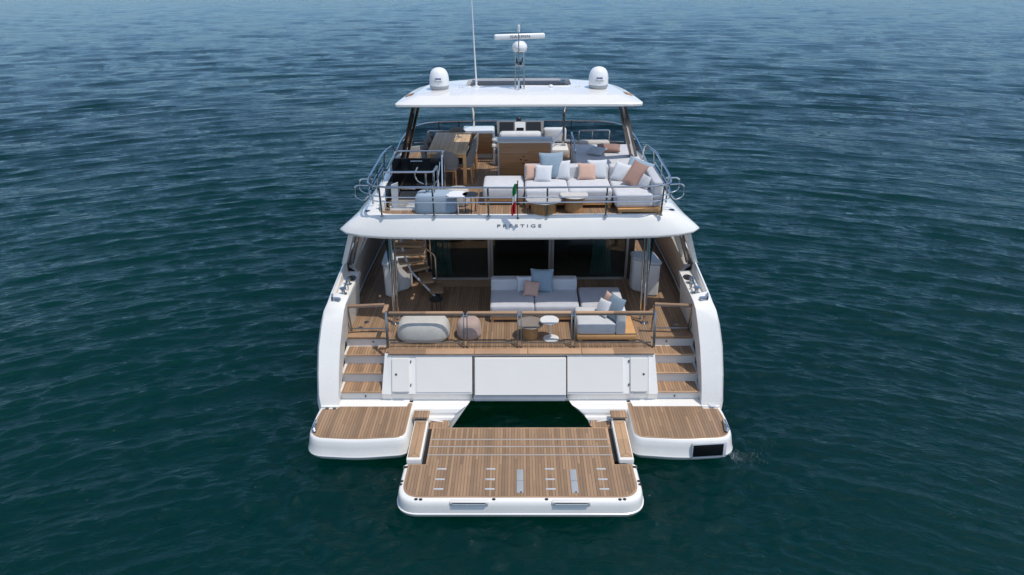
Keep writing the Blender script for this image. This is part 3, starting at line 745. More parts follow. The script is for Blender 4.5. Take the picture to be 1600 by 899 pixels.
doors = doors.build('saloon_doors', 'door_metal', Y_)
for a, b in ((-2.25, -0.765), (-0.635, 0.715), (0.845, 2.59)):
    m = MB(); m.bb(a, b, 4.96, 4.972, ZD+0.045, 3.6); m.build('glass_pane', 'glass_dark', doors, smooth=0)
m = MB()
for x in (-0.80, 0.88):
    for z in (3.05, 3.22): m.tube([(x, 4.95, z), (x, 4.90, z)], 0.025, 12)
m.each('door_handle', 'stainless', doors)
m = MB(); m.bb(-2.80, -2.31, 4.95, 5.0, ZD, 3.6); m.bb(2.65, 2.80, 4.95, 5.0, ZD, 3.6); m.each('aft_bulkhead', 'gap_brown', saloon)
m = MB(); m.bb(2.66, 3.1, 5.3, 5.33, 2.45, 3.6); m.build('side_screen', 'glass_teal', saloon, smooth=0)
# forward cabin, foredeck
m = MB(); m.loft([[(-3.4, 11.95, 1.5), (3.4, 11.95, 1.5), (2.1, 14.8, 1.6), (0, 15.9, 1.65), (-2.1, 14.8, 1.6)], [(-3.4, 11.95, 2.1), (3.4, 11.95, 2.1), (2.05, 14.8, 2.15), (0, 15.9, 2.2), (-2.05, 14.8, 2.15)]]); m.build('foredeck', 'gelcoat_satin', Y_, smooth=0)
m = MB(); m.loft([[(-2.7, 11, 1.6), (2.7, 11, 1.6), (2.2, 13.2, 2.1), (-2.2, 13.2, 2.1)], [(-2.6, 8.6, 3.68), (2.6, 8.6, 3.68), (2.1, 9.2, 3.68), (-2.1, 9.2, 3.68)]]); m.build('forward_windscreen', 'black_gloss', Y_)
m = MB(); m.bb(-2.7, 2.7, 5.1, 8.6, 3.50, 3.56); m.build('saloon_ceiling', 'gelcoat_satin', saloon)

# cockpit consoles either side of the doors
def console(sx):
    lo = [(2.66, 4.62), (2.66, 4.30), (2.85, 4.20), (2.98, 3.98), (3.26, 3.96), (3.16, 4.62)] if sx > 0 else [(2.60, 4.75), (2.62, 4.42), (2.85, 4.25), (2.90, 3.97), (3.15, 3.96), (3.18, 4.75)]
    P = ccw([(sx*x, y) for x, y in round_poly(lo, 0.07)])
    m = MB(); m.slab(inset(P, 0.05), ZD, ZD+0.05); m.slab(P, ZD+0.05, 2.36); o = m.build('cockpit_console', 'gelcoat_satin', Y_)
    m = MB(); m.loft([[(x, y, z) for x, y in inset(P, d)] for d, z in ((-0.005, 2.375), (-0.025, 2.385), (-0.025, 2.43), (0.0, 2.45))]); m.build('worktop', 'pale_grey', o)
console(-1); console(1)
# pillars under the flybridge with narrow smoked wind panels
for sx in (-1, 1):
    m = MB(); m.tube([(sx*2.72, 2.70, ZD), (sx*2.68, 2.78, 3.62)], 0.036, 12); m.tube([(sx*2.66, 2.86, ZD), (sx*2.62, 2.90, 3.62)], 0.024, 10)
    m.lathe([(0.085, 0), (0.085, 0.015), (0.05, 0.03)], (sx*2.72, 2.70, ZD), 20)
    p = m.build('pillar', 'stainless', Y_)
    m = MB(); m.loft([[(sx*2.735, 2.82, 2.3), (sx*2.735, 2.86, 2.3), (sx*2.725, 2.86, 2.3), (sx*2.725, 2.82, 2.3)], [(sx*2.80, 2.80, 3.62), (sx*2.80, 3.1, 3.62), (sx*2.72, 3.1, 3.62), (sx*2.72, 2.80, 3.62)]]); m.build('wind_panel', 'glass_teal', p)

# companion stairs from cockpit to flybridge
m = MB()
m.tube([(-1.90, 3.86, ZD), (-2.50, 3.98, 2.22), (-2.62, 3.85, 2.75), (-2.62, 3.25, 3.9)], 0.026, 8); st = m.build('companion_stairs', 'pale_grey', Y_)
TR = [(-1.95, 4.05, 1.76, 0.28, 0.46, 8), (-2.19, 4.15, 1.98, 0.28, 0.50, 12), (-2.42, 4.20, 2.22, 0.52, 0.30, 32), (-2.46, 4.06, 2.48, 0.60, 0.30, 16), (-2.46, 3.86, 2.76, 0.62, 0.30, 6), (-2.44, 3.62, 3.06, 0.62, 0.30, -4), (-2.42, 3.42, 3.36, 0.62, 0.28, -8), (-2.30, 3.32, 3.68, 0.70, 0.30, 0)]
for x, y, z, a, b, rz in TR:
    m = MB(); m.box((x, y, z), (a*1.08, b*1.08, 0.055), (0, 0, R(rz)), 0.012); m.build('stair_tread', 'teak_plain', st)
m = MB(); m.box((-1.93, 4.0, ZD+0.03), (0.16, 0.2, 0.06), bev=0.02); m.build('stair_foot', 'stainless', st)
m = MB(); m.tube([(-1.95, 4.15, 1.72), (-1.95, 4.15, 2.55), (-2.45, 3.95, 3.1), (-2.55, 3.5, 3.6)], 0.022, 8, fillet=0.08); m.tube([(-2.08, 4.42, 2.1), (-2.10, 4.40, 3.6)], 0.02)
m.tube([(-1.95, 4.15, 1.98), (-2.3, 4.0, 1.98)], 0.015); m.build('hand_rail', 'stainless', st)

# ------------------------------------------------------------------ flybridge
oh = [(0, 2.50), (1.0, 2.505), (2.0, 2.53), (2.8, 2.58), (3.25, 2.66), (3.58, 2.80), (3.75, 3.00), (3.72, 3.25), (3.64, 3.6), (3.55, 4.3), (3.46, 5.2), (3.36, 6.4), (3.22, 7.4), (3.0, 8.3), (2.5, 8.9), (1.5, 9.2), (0, 9.3)]
ih = [(0, 2.76), (1.0, 2.76), (2.0, 2.765), (2.55, 2.78), (2.76, 2.82), (2.86, 2.90), (2.90, 3.02), (2.92, 3.25), (2.93, 3.6), (2.95, 4.3), (2.95, 5.2), (2.95, 6.4), (2.88, 7.4), (2.62, 8.2), (2.0, 8.55), (1.1, 8.66), (0, 8.7)]
def full(h): return [(x, y) for x, y in h]+[(-x, y) for x, y in h[::-1] if x > 0.001]
OH, IH = full(oh), full(ih)
rise = lambda y: max(0, min(0.26, (y-3.0)*0.085, (8.4-y)*0.2))
def blend(t, z, zr): return [(o_[0]*(1-t)+i_[0]*t, o_[1]*(1-t)+i_[1]*t, z+zr*rise(o_[1]*(1-t)+i_[1]*t)) for o_, i_ in zip(OH, IH)]
well = [(-2.66, 3.10), (-1.66, 3.10), (-1.66, 4.32), (-2.66, 4.32)]
m = MB()
lo1 = blend(0.10, 3.595, 0); lo0 = blend(0.75, 3.57, 0)
m.loft([lo0, blend(0.30, 3.575, 0), lo1, blend(0.02, 3.612, 0), blend(-0.01, 3.64, 0), blend(0.0, 3.665, 0.1), blend(0.22, 3.80, 0.4), blend(0.48, 3.945, 0.7), blend(0.66, 4.02, 1), blend(0.80, 4.052, 1), blend(0.97, 4.066, 1), blend(1.0, 4.062, 1), blend(1.0, 4.0, 0)], False, False)
coam = m.build('flybridge_coaming', 'gelcoat', Y_, smooth=50)
m = MB(); m.fill_hole([(x, y) for x, y, z in lo0], [well], 3.57, False); m.build('cockpit_ceiling', 'gelcoat_satin', coam, smooth=0)
LI = [(x, y) for x, y in inset(ccw(IH), 0.012) if y > 4.85]
m = MB(); LI = sorted([p for p in LI if p[0] > 0], key=lambda p: p[1])+sorted([p for p in LI if p[0] <= 0], key=lambda p: -p[1])
m.loft([[(x, y, 4.052) for x, y in LI], [(x, y, 4.058+rise(y)) for x, y in LI]], False, False, closed=False); m.build('coaming_lining', 'grey_paint', coam)
m = MB(); m.fill_hole(inset(ccw(IH), -0.004), [well], ZF); fdeck = m.build('flybridge_deck', 'teak_deck', Y_, smooth=0)
m = MB(); m.loft([[(x, y, z) for x, y in well] for z in (3.57, 4.05)], False, False); 
m.build('well_wall', 'gelcoat_satin', fdeck, smooth=0)
m = MB()
for a in ((-2.70, -1.62, 3.04, 3.10),): m.bb(*a, 4.0, 4.10, 0.01)
m.bb(-2.70, -2.66, 3.04, 4.36, 4.0, 4.10, 0.01); m.bb(-2.88, -2.78, 3.0, 4.4, 4.0, 4.26, 0.03)
for x in (-2.45, -2.1, -1.78): m.bb(x-0.04, x+0.04, 3.05, 3.13, 4.10, 4.16, 0.01)
m.build('well_coaming', 'gelcoat', fdeck)
m = MB(); m.loft([[(x*1.0+0.0, y, z) for x, y, z in ((-2.64, 3.13, 4.10), (-2.52, 3.13, 4.10), (-2.52, 3.2, 4.10), (-2.64, 3.2, 4.10))], [(-2.64, 3.16, 4.55), (-2.50, 3.16, 4.6), (-2.50, 3.23, 4.6), (-2.64, 3.23, 4.55)]]); m.bb(-2.4, -1.75, 3.3, 3.75, 3.96, 4.0, 0.01); m.build('hatch_panel', 'pale_grey', fdeck)
# dark screens around the stairwell
m = MB(); m.bb(-2.80, -1.66, 4.32, 4.335, 4.05, 4.80); m.build('well_screen', 'black_gloss', fdeck, smooth=0)
m = MB(); m.bb(-2.76, -1.68, 3.72, 3.735, 4.05, 4.35); m.bb(-2.775, -2.765, 3.2, 4.3, 4.05, 4.5); m.build('well_screen', 'glass_smoke', fdeck, smooth=0)
m = MB(); m.tube([(-2.38, 4.30, 4.74), (-2.12, 4.30, 4.74)], 0.014); m.tube([(-2.52, 3.71, 4.30), (-2.22, 3.71, 4.30)], 0.014); m.each('screen_handle', 'stainless', fdeck)
m = MB()
m.tube([(-2.66, 3.05, 4.92), (-2.66, 4.25, 4.98), (-1.64, 4.25, 4.98), (-1.64, 3.90, 4.98), (-1.64, 3.62, 4.06)], 0.02, 8, fillet=0.07)
m.tube([(-2.70, 2.92, 4.90), (-1.72, 2.92, 4.90), (-1.68, 3.25, 4.92)], 0.022, 8, fillet=0.06)
m.tube([(-2.70, 2.95, 4.58), (-1.76, 2.95, 4.58), (-1.70, 3.3, 4.6)], 0.017, 8, fillet=0.06)
for x in (-1.88, -1.72): m.tube([(x, 2.94, 4.06), (x, 2.92, 4.9)], 0.02)
m.tube([(-1.68, 3.25, 4.9), (-1.66, 3.25, 4.06)], 0.02); m.tube([(-1.64, 4.25, 4.96), (-1.64, 4.25, 4.06)], 0.016)
m.tube([(-2.1, 3.4, 4.86), (-2.18, 3.4, 4.7), (-2.12, 3.4, 4.56), (-2.0, 3.4, 4.5)], 0.013, fillet=0.06)
for k in range(4): m.tube([(-1.70, 3.1+k*0.10, 4.35+k*0.06), (-1.66, 3.34+k*0.1, 4.75+k*0.05)], 0.011)
m.build('stairwell_rail', 'stainless', fdeck)

# aft pushpit rail
m = MB()
top = [(-2.84, 5.10, 4.45), (-2.86, 5.0, 4.92), (-2.98, 4.3, 4.92), (-3.07, 3.15, 4.74), (-3.02, 2.72, 4.70), (-2.6, 2.60, 4.68), (0, 2.56, 4.68), (2.6, 2.60, 4.68), (3.02, 2.72, 4.70), (3.07, 3.15, 4.74), (2.98, 4.3, 4.92), (2.86, 5.0, 4.92), (2.84, 5.10, 4.45)]
m.tube(top, 0.021, 10, fillet=0.16)
for dz in (0.21, 0.315):
    m.tube([(-2.98, 4.3, 4.9-dz), (-3.08, 3.15, 4.72-dz), (-3.02, 2.75, 4.68-dz), (-2.6, 2.62, 4.68-dz), (0, 2.585, 4.68-dz), (2.6, 2.62, 4.68-dz), (3.02, 2.75, 4.68-dz), (3.08, 3.15, 4.72-dz), (2.98, 4.3, 4.9-dz)], 0.0135, 8, fillet=0.14)
for x in (-2.78, -1.72, -0.62, 0.56, 1.74, 2.86):
    m.tube([(x, 2.60+abs(x)**4*0.0006, 4.685), (x, 2.66+abs(x)**4*0.0006, 4.05)], 0.02, 8); m.lathe([(0.04, 0), (0.04, 0.012), (0.025, 0.02)], (x, 2.66+abs(x)**4*0.0006, 4.045), 12)
for sx in (-1, 1):
    for y, zt in ((3.2, 4.74), (3.75, 4.83), (4.4, 4.92)): m.tube([(sx*(3.07-0.09*(y-3.15)), y, zt), (sx*3.06, y+0.06, 4.1+rise(y))], 0.018)
    for y in (3.0, 3.45): m.tube([(sx*3.06, y, 4.60), (sx*3.35, y+0.02, 4.60), (sx*3.37, y+0.02, 4.34), (sx*3.18, y-0.05, 4.28), (sx*3.08, y-0.05, 4.4)], 0.014, 8, fillet=0.09)
rail2 = m.build('flybridge_railing', 'stainless', Y_)
for sx in (-1, 1):
    m = MB(); m.lathe([(0.05, 0), (0.05, 0.015), (0.02, 0.02)], (sx*3.14, 3.04, 4.035), 14, 1.3, 0.8); m.build('drain_cap', 'letter_grey', coam)
text('PRESTIGE', 'lettering', 0.085, 'letter_grey', coam, (0.0, 2.586, 3.868), (R(66), 0, 0), sx=1.75, spacing=1.55, ext=0.006)

# tinted wind screen round the forward flybridge
wh = [(2.98, 4.95), (2.97, 5.6), (2.96, 6.6), (2.90, 7.4), (2.78, 7.95), (2.55, 8.30), (2.2, 8.45), (1.2, 8.52), (0, 8.54)]
WP = [(-x, y) for x, y in wh]+[(x, y) for x, y in wh[::-1][1:]]
topz = lambda y: 4.42+0.26*max(0, min(1, (y-4.9)/2.2)); botz = lambda y: 4.04+rise(y)
m = MB(); m.loft([[(x, y, botz(y)) for x, y in WP], [(x*1.0, y+0.05, topz(y)) for x, y in WP]], False, False, closed=False); ws = m.build('wind_screen', 'glass_smoke', Y_, smooth=60)
m = MB(); m.tube([(x, y+0.05, topz(y)) for x, y in WP], 0.016, 8); m.build('screen_rail', 'stainless', ws)
m = MB()
for x, y in ((-2.2, 8.45), (1.45, 8.5), (-1.65, 8.49), (2.9, 7.4), (-2.9, 7.4)): m.tube([(x, y-0.02, botz(y)), (x, y+0.03, topz(y))], 0.016)
m.each('screen_post', 'black', ws)
# foredeck rail seen through the screen
m = MB()
for sx in (-1, 1):
    S = lambda p: (sx*p[0], p[1], p[2])
    m.tube([S((1.55, 7.2, 4.1)), S((1.55, 7.2, 4.72)), S((2.35, 7.25, 4.72)), S((2.35, 7.25, 4.3))], 0.018, 8, fillet=0.06)
    m.tube([S((1.9, 7.22, 4.3)), S((1.9, 7.22, 4.72))], 0.012); m.tube([S((1.55, 7.2, 4.45)), S((2.7, 7.1, 4.45))], 0.014)
m.tube([(1.32, 6.75, 4.06), (1.32, 6.75, 4.80), (1.36, 5.8, 4.62), (1.32, 5.8, 4.06)], 0.02, 8, fillet=0.06); m.tube([(1.42, 6.75, 4.06), (1.42, 6.75, 4.6)], 0.018)
m.build('grab_rail', 'stainless', Y_)

# flybridge fixed furniture
m = MB(); m.bb(-0.50, 0.78, 5.32, 5.62, ZF, 4.93, 0.06, 3); bar = m.build('bar_cabinet', 'gelcoat_satin', Y_)
m = MB(); m.bb(-0.46, 0.74, 5.30, 5.335, 4.10, 4.875, 0.012); bp = m.build('wood_front', 'wood_front', bar)
m = MB(); m.bb(-0.44, 0.22, 5.285, 5.30, 4.655, 4.68, 0.004); m.build('pull_bar', 'teak_side', bar)
m = MB(); m.bb(-0.50, 0.78, 5.30, 5.64, 4.925, 4.95, 0.02); m.build('worktop', 'pale_grey', bar)
m = MB()
for x, z in ((0.12, 4.56), (0.05, 4.49), (0.18, 4.475), (0.11, 4.40)):
    m.loft([[(x-0.03, 5.296, z+0.018), (x-0.03, 5.296, z-0.018), (x+0.03, 5.296, z)], [(x-0.03, 5.302, z+0.018), (x-0.03, 5.302, z-0.018), (x+0.03, 5.302, z)]])
m.each('vent_mark', 'black', bar)
m = MB(); m.bb(-0.48, 0.56, 6.15, 6.42, 4.62, 4.92, 0.09, 4); m.bb(-0.46, 0.54, 6.35, 6.9, 4.45, 4.60, 0.05); m.bb(-0.3, 0.38, 6.4, 6.8, ZF, 4.45, 0.03); m.build('helm_seat', 'fabric_white', Y_)
m = MB(); m.loft([[(-0.56, 7.35, ZF), (0.64, 7.35, ZF), (0.64, 7.95, ZF), (-0.56, 7.95, ZF)], [(-0.56, 7.45, 4.6), (0.64, 7.45, 4.6), (0.64, 7.95, 4.6), (-0.56, 7.95, 4.6)], [(-0.58, 7.68, 4.86), (0.66, 7.68, 4.86), (0.66, 7.98, 4.82), (-0.58, 7.98, 4.82)]]); helm = m.build('helm_console', 'helm_grey', Y_, smooth=20)
for a, b in ((-0.50, -0.13), (0.20, 0.58)):
    m = MB(); m.loft([[(a, 7.46, 4.615), (b, 7.46, 4.615), (b, 7.665, 4.84), (a, 7.665, 4.84)], [(a, 7.44, 4.625), (b, 7.44, 4.625), (b, 7.645, 4.85), (a, 7.645, 4.85)]]); m.build('screen', 'black_gloss', helm, smooth=0)
m = MB(); m.loft([[(-0.10, 7.47, 4.62), (0.17, 7.47, 4.62), (0.17, 7.67, 4.84), (-0.10, 7.67, 4.84)], [(-0.10, 7.45, 4.635), (0.17, 7.45, 4.635), (0.17, 7.65, 4.85), (-0.10, 7.65, 4.85)]]); m.build('control_panel', 'pale_grey', helm, smooth=0)
m = MB(); m.bb(-0.06, 0.13, 7.46, 7.48, 4.64, 4.74); m.build('keypad', 'black', helm)
m = MB(); m.lathe([(0.07, 0), (0.07, 0.04), (0.05, 0.08), (0.015, 0.10)], (0.0, 7.82, 4.85), 16); m.build('compass', 'black', helm)
m = MB()
for y, z in ((6.55, 4.62), (6.4, 4.5)): m.lathe([(0.045, 0), (0.06, 0.03), (0.045, 0.08)], (-0.62, y, z), 14)
m.tube([(-0.62, 6.5, ZF), (-0.62, 6.5, 4.5)], 0.03); m.build('throttle_pod', 'white_plastic', Y_)
m = MB(); m.bb(-1.46, -0.63, 7.05, 7.75, 4.12, 4.74, 0.05, 3); m.bb(-1.40, -0.70, 7.1, 7.7, ZF, 4.12); gb = m.build('galley_box', 'gelcoat', Y_)
m = MB(); m.bb(-1.42, -0.67, 7.035, 7.06, 4.165, 4.695, 0.02); m.build('wood_front', 'wood_front', gb)
# companion seat and step by the starboard mast leg
m = MB(); m.bb(0.70, 1.30, 7.2, 7.9, ZF, 4.22, 0.02); m.build('seat_plinth', 'gelcoat_satin', Y_)
m = MB(); m.bb(0.66, 1.28, 7.9, 8.1, 4.25, 4.62, 0.07, 3); m.build('companion_backrest', 'fabric_white', Y_)
# sun pad
m = MB(); m.bb(1.32, 2.86, 4.55, 6.75, ZF, 4.34, 0.03); pad = m.build('sun_pad', 'gelcoat_satin', Y_)
m = MB(); m.bb(1.30, 2.86, 4.50, 6.70, 4.34, 4.50, 0.06, 3); m.build('pad_cushion', 'fabric_pad', pad)
m = MB(); m.bb(1.5, 2.3, 6.74, 6.98, 4.3, 4.55, 0.06, 3); m.build('head_bolster', 'fabric_beige', pad)

# hardtop
hh = [(0, 4.18), (1.0, 4.18), (2.0, 4.185), (2.45, 4.20), (2.60, 4.24), (2.62, 4.34), (2.58, 4.75), (2.53, 5.2), (2.46, 5.75), (2.36, 6.2), (2.18, 6.52), (1.85, 6.72), (1.3, 6.83), (0.6, 6.88), (0, 6.9)]
HT = ccw(full(hh))
# resample so rings match
def resample(P, n):
    d = [0]
    for i in range(len(P)): d.append(d[-1]+math.dist(P[i], P[(i+1) % len(P)]))
    o = []; j = 0
    for k in range(n):
        t = d[-1]*k/n
        while d[j+1] < t: j += 1
        f = (t-d[j])/max(1e-9, d[j+1]-d[j]); a, b = P[j], P[(j+1) % len(P)]; o.append((a[0]+(b[0]-a[0])*f, a[1]+(b[1]-a[1])*f))
    return o
HL = lambda d, z, k=0.0: [(x, y, z+k*(1-(x/2.6)**2)) for x, y in inset(HT, d)]
hole = [(-1.14, 5.50), (1.14, 5.50), (1.14, 6.42), (-1.14, 6.42)]
ht_ = [(0, 4.56), (1.0, 4.56), (1.75, 4.565), (2.05, 4.575), (2.17, 4.60), (2.22, 4.68), (2.22, 4.95), (2.20, 5.3), (2.14, 5.7), (2.05, 6.05), (1.88, 6.30), (1.6, 6.46), (1.15, 6.56), (0.55, 6.60), (0, 6.62)]
HB = full(hh); TP = full(ht_); n = len(HB)
def hb(t, z, k=0.0): return [(a[0]*(1-t)+b[0]*t, a[1]*(1-t)+b[1]*t, z+k*(1-(a[0]/2.6)**2)) for a, b in zip(HB, TP)]
cx, cy = 0.0, 5.96
def toward(p, t):
    dx_, dy_ = p[0]-cx, p[1]-cy; sc = min(1.19/abs(dx_) if abs(dx_) > 1e-6 else 9e9, 0.50/abs(dy_) if abs(dy_) > 1e-6 else 9e9); sc = min(sc, 1.0)
    return (p[0]*(1-t)+(cx+dx_*sc)*t, p[1]*(1-t)+(cy+dy_*sc)*t)
def crown(t, z): return [(*toward(p, t), z+0.012*(1-(p[0]/2.6)**2)) for p in TP]
m = MB()
m.loft([hb(0.45, 5.90), hb(0.08, 5.915), hb(0.0, 5.935), hb(0.0, 5.972), hb(0.035, 5.988), hb(0.93, 6.082, 0.010), crown(0, 6.088), crown(0.5, 6.112), crown(0.95, 6.125), crown(1.0, 6.14), [(*toward(p, 1.0), 5.90) for p in TP], hb(0.45, 5.90)], False, False)
hardtop = m.build('hardtop', 'gelcoat', Y_, smooth=14)
m = MB()
for k in range(7): m.box((0, 6.30+0.02*k-0.06, 6.07), (2.2, 0.012, 0.14), (R(20), 0, 0), 0.003)
m.build('folded_louvre', 'grey_paint', hardtop)
m = MB()
for sx in (-1, 1):
    m.box((sx*1.02, 5.95, 6.13), (0.16, 0.10, 0.04), (0, 0, R(sx*20)), 0.01); m.tube([(sx*1.10, 5.6, 6.14), (sx*0.98, 5.9, 6.19), (sx*1.08, 6.2, 6.15)], 0.016)
m.each('louvre_hinge', 'anodised', hardtop)
for sx in (-1, 1):
    m = MB(); m.box((sx*2.39, 4.95, 6.045), (0.17, 0.22, 0.02), (0, R(sx*15.5), R(sx*5)), 0.004); q = m.build('side_vent', 'vent_teak', hardtop)
m = MB()
for x, y in ((-1.32, 5.35), (-1.25, 5.35), (1.28, 5.35), (1.36, 5.4), (0.16, 4.75), (0.28, 4.74)): m.lathe([(0.022, 0), (0.022, 0.015), (0.012, 0.02)], (x, y, 6.12 if y > 5 else 6.075), 10)
m.each('deck_stud', 'pale_grey', hardtop)
m = MB(); m.lathe([(0.05, 0), (0.05, 0.02), (0.03, 0.045)], (0.72, 5.35, 6.135), 16); m.build('gps_puck', 'white_plastic', hardtop)
# hardtop legs
for sx in (-1, 1):
    S = lambda p: (sx*p[0], p[1], p[2])
    def beam(mm, b, t, wx, wy): mm.loft([[S((b[0]-wx, b[1]-wy, b[2])), S((b[0]+wx, b[1]-wy, b[2])), S((b[0]+wx, b[1]+wy, b[2])), S((b[0]-wx, b[1]+wy, b[2]))], [S((t[0]-wx, t[1]-wy, t[2])), S((t[0]+wx, t[1]-wy, t[2])), S((t[0]+wx, t[1]+wy, t[2])), S((t[0]-wx, t[1]+wy, t[2]))]])
    m = MB(); beam(m, (2.86, 5.70, 4.2), (2.30, 5.05, 5.93), 0.035, 0.10); beam(m, (2.74, 5.62, 4.2), (2.18, 4.97, 5.93), 0.03, 0.08); hl = m.build('hardtop_leg', 'bronze_post', Y_)
    m = MB(); beam(m, (2.80, 5.54, 4.2), (2.24, 4.89, 5.93), 0.018, 0.03); m.tube([S((2.70, 5.48, 4.9)), S((2.58, 5.4, 5.0)), S((2.5, 5.3, 5.2))], 0.018); m.build('leg_trim', 'stainless', hl)
    m = MB(); m.tube([S((1.18, 7.65, 4.06)), S((1.18, 7.65, 5.15)), S((1.26, 6.62, 5.93))], 0.034, 10, fillet=0.25)
    if sx > 0: m.tube([(1.16, 7.66, 4.62), (0.80, 7.4, 4.22)], 0.022); m.lathe([(0.08, 0), (0.08, 0.015), (0.04, 0.03)], (1.18, 7.65, 4.22), 18)
    m.build('mast_leg', 'stainless', Y_)
# satellite domes
for sx in (-1, 1):
    c = (sx*1.77, 5.30, 6.10)
    m = MB(); m.lathe([(0.185, 0.085), (0.215, 0.095), (0.218, 0.13), (0.216, 0.24), (0.205, 0.31), (0.18, 0.38), (0.14, 0.43), (0.085, 0.46), (0.03, 0.472), (0.002, 0.474)], c, 40)
    d = m.build('satellite_dome', 'white_plastic', Y_, smooth=60)
    m = MB(); m.lathe([(0.17, 0.0), (0.20, 0.03), (0.213, 0.06), (0.213, 0.094)], c, 40); m.build('dome_base', 'grey_paint', d)
    text('TracVision', 'lettering', 0.045, 'letter_grey', d, (c[0], c[1]-0.2175, c[2]+0.20), (R(90), 0, 0), sx=1.05, ext=0.002)
    text('TV5', 'lettering', 0.028, 'letter_grey', d, (c[0], c[1]-0.2180, c[2]+0.15), (R(90), 0, 0), ext=0.002)
    m = MB(); m.bb(c[0]-0.065, c[0]+0.065, c[1]-0.217, c[1]-0.20, c[2]+0.245, c[2]+0.27); m.build('badge', 'navy', d)
# mast, radar, light
mz = 6.12
m = MB()
for sx in (-1, 1): 
    for y in (5.12, 5.36): m.tube([(sx*0.10+0.02, y, mz), (sx*0.085+0.02, y+0.03, mz+0.78)], 0.016, 8)
m.tube([(-0.07, 5.14, mz+0.5), (0.11, 5.14, mz+0.5), (0.11, 5.36, mz+0.5), (-0.07, 5.36, mz+0.5)], 0.012, closed=True)
m.tube([(-0.07, 5.15, mz+0.78), (0.11, 5.15, mz+0.78), (0.11, 5.38, mz+0.78), (-0.07, 5.38, mz+0.78)], 0.014, closed=True)
mast = m.build('mast', 'stainless', Y_)
m = MB(); m.box((0.02, 5.25, mz+0.54), (0.10, 0.08, 0.07), bev=0.01); m.tube([(-0.04, 5.2, mz+0.55), (-0.05, 5.2, mz+0.66)], 0.015); m.tube([(0.07, 5.2, mz+0.57), (0.08, 5.2, mz+0.66)], 0.01); m.lathe([(0.05, 0), (0.03, 0.06), (0.01, 0.08)], (0.02, 5.24, mz), 14); m.build('horn', 'black', mast)
m = MB(); m.tube([(0.0, 5.02, mz), (0.0, 5.06, mz+0.2)], 0.022); m.tube([(0.0, 5.06, mz+0.1), (0.0, 5.06, mz+1.22)], 0.012); 
ap = m.build('light_pole', 'stainless', mast)
m = MB(); m.lathe([(0.028, 0), (0.03, 0.02), (0.026, 0.07), (0.03, 0.08), (0.026, 0.135), (0.012, 0.145)], (0.0, 5.06, mz+1.20), 16); m.build('anchor_light', 'white_plastic', mast)
m = MB(); m.lathe([(0.12, 0.78), (0.15, 0.79), (0.165, 0.86), (0.165, 0.88), (0.15, 0.93), (0.10, 0.985), (0.05, 1.0)], (0.02, 5.26, mz), 32); radar = m.build('radar', 'white_plastic', mast, smooth=60)
m = MB(); m.lathe([(0.05, -0.02), (0.05, 0.06)], (0, 0, 0), 16)
ab = MB(); ab.box((0, 0, 0.105), (1.12, 0.10, 0.115), bev=0.035, seg=4); arr = ab.build('antenna_bar', 'white_plastic', radar, loc=(0.02, 5.26, mz+0.985)); arr.rotation_euler = (0, 0, R(13))
ca, sa = math.cos(R(13)), math.sin(R(13)); oy = -0.0525
text('GARMIN', 'lettering', 0.085, 'letter_grey', radar, (0.02-oy*sa, 5.26+oy*ca, mz+0.985+0.105), (R(90), 0, R(13)), sx=1.25, spacing=1.15, ext=0.003)
m = MB(); m.tube([(-0.95, 5.38, 6.12), (-0.95, 5.38, 6.26)], 0.022); m.tube([(-0.95, 5.38, 6.26), (-0.985, 5.40, 7.3), (-1.02, 5.42, 8.6)], [0.018, 0.013, 0.007]); m.box((-0.95, 5.38, 6.14), (0.09, 0.06, 0.05), bev=0.01)
m.build('whip_antenna', 'white_plastic', hardtop)

# ------------------------------------------------------------------ loose furniture
def rbox(x0, x1, y0, y1, z0, z1, bev=0.05, crown=0.0):
    """upholstered block, slightly domed"""
    m = MB(); t = bmesh.new(); bmesh.ops.create_cube(t, size=1.0)
    d = (x1-x0, y1-y0, z1-z0)
    for v in t.verts: v.co = Vector((v.co.x*d[0], v.co.y*d[1], v.co.z*d[2]))
    bmesh.ops.bevel(t, geom=t.edges[:], offset=min(bev, min(d)*.48), segments=4, profile=0.5, affect='EDGES')
    if crown:
        bmesh.ops.subdivide_edges(t, edges=[e for e in t.edges if e.calc_length() > 0.15], cuts=5, use_grid_fill=True)
        for v in t.verts:
            a, b = v.co.x/(d[0]/2), v.co.y/(d[1]/2)
            if v.co.z > d[2]*0.2: v.co.z += crown*max(0, 1-a*a)*max(0, 1-b*b)
    t.transform(Matrix.Translation(((x0+x1)/2, (y0+y1)/2, (z0+z1)/2))); m._join(t); return m
def teak_base(root, x0, x1, y0, y1, z0, z1, leg_to):
    m = MB(); m.bb(x0, x1, y0, y1, z0, z1, 0.008); m.build('base', 'teak_furniture', root)
    for x in (x0+0.05, x1-0.05):
        for y in (y0+0.05, y1-0.05):
            m = MB(); m.bb(x-0.03, x+0.03, y-0.03, y+0.03, leg_to, z0); m.build('leg', 'teak_furniture', root)

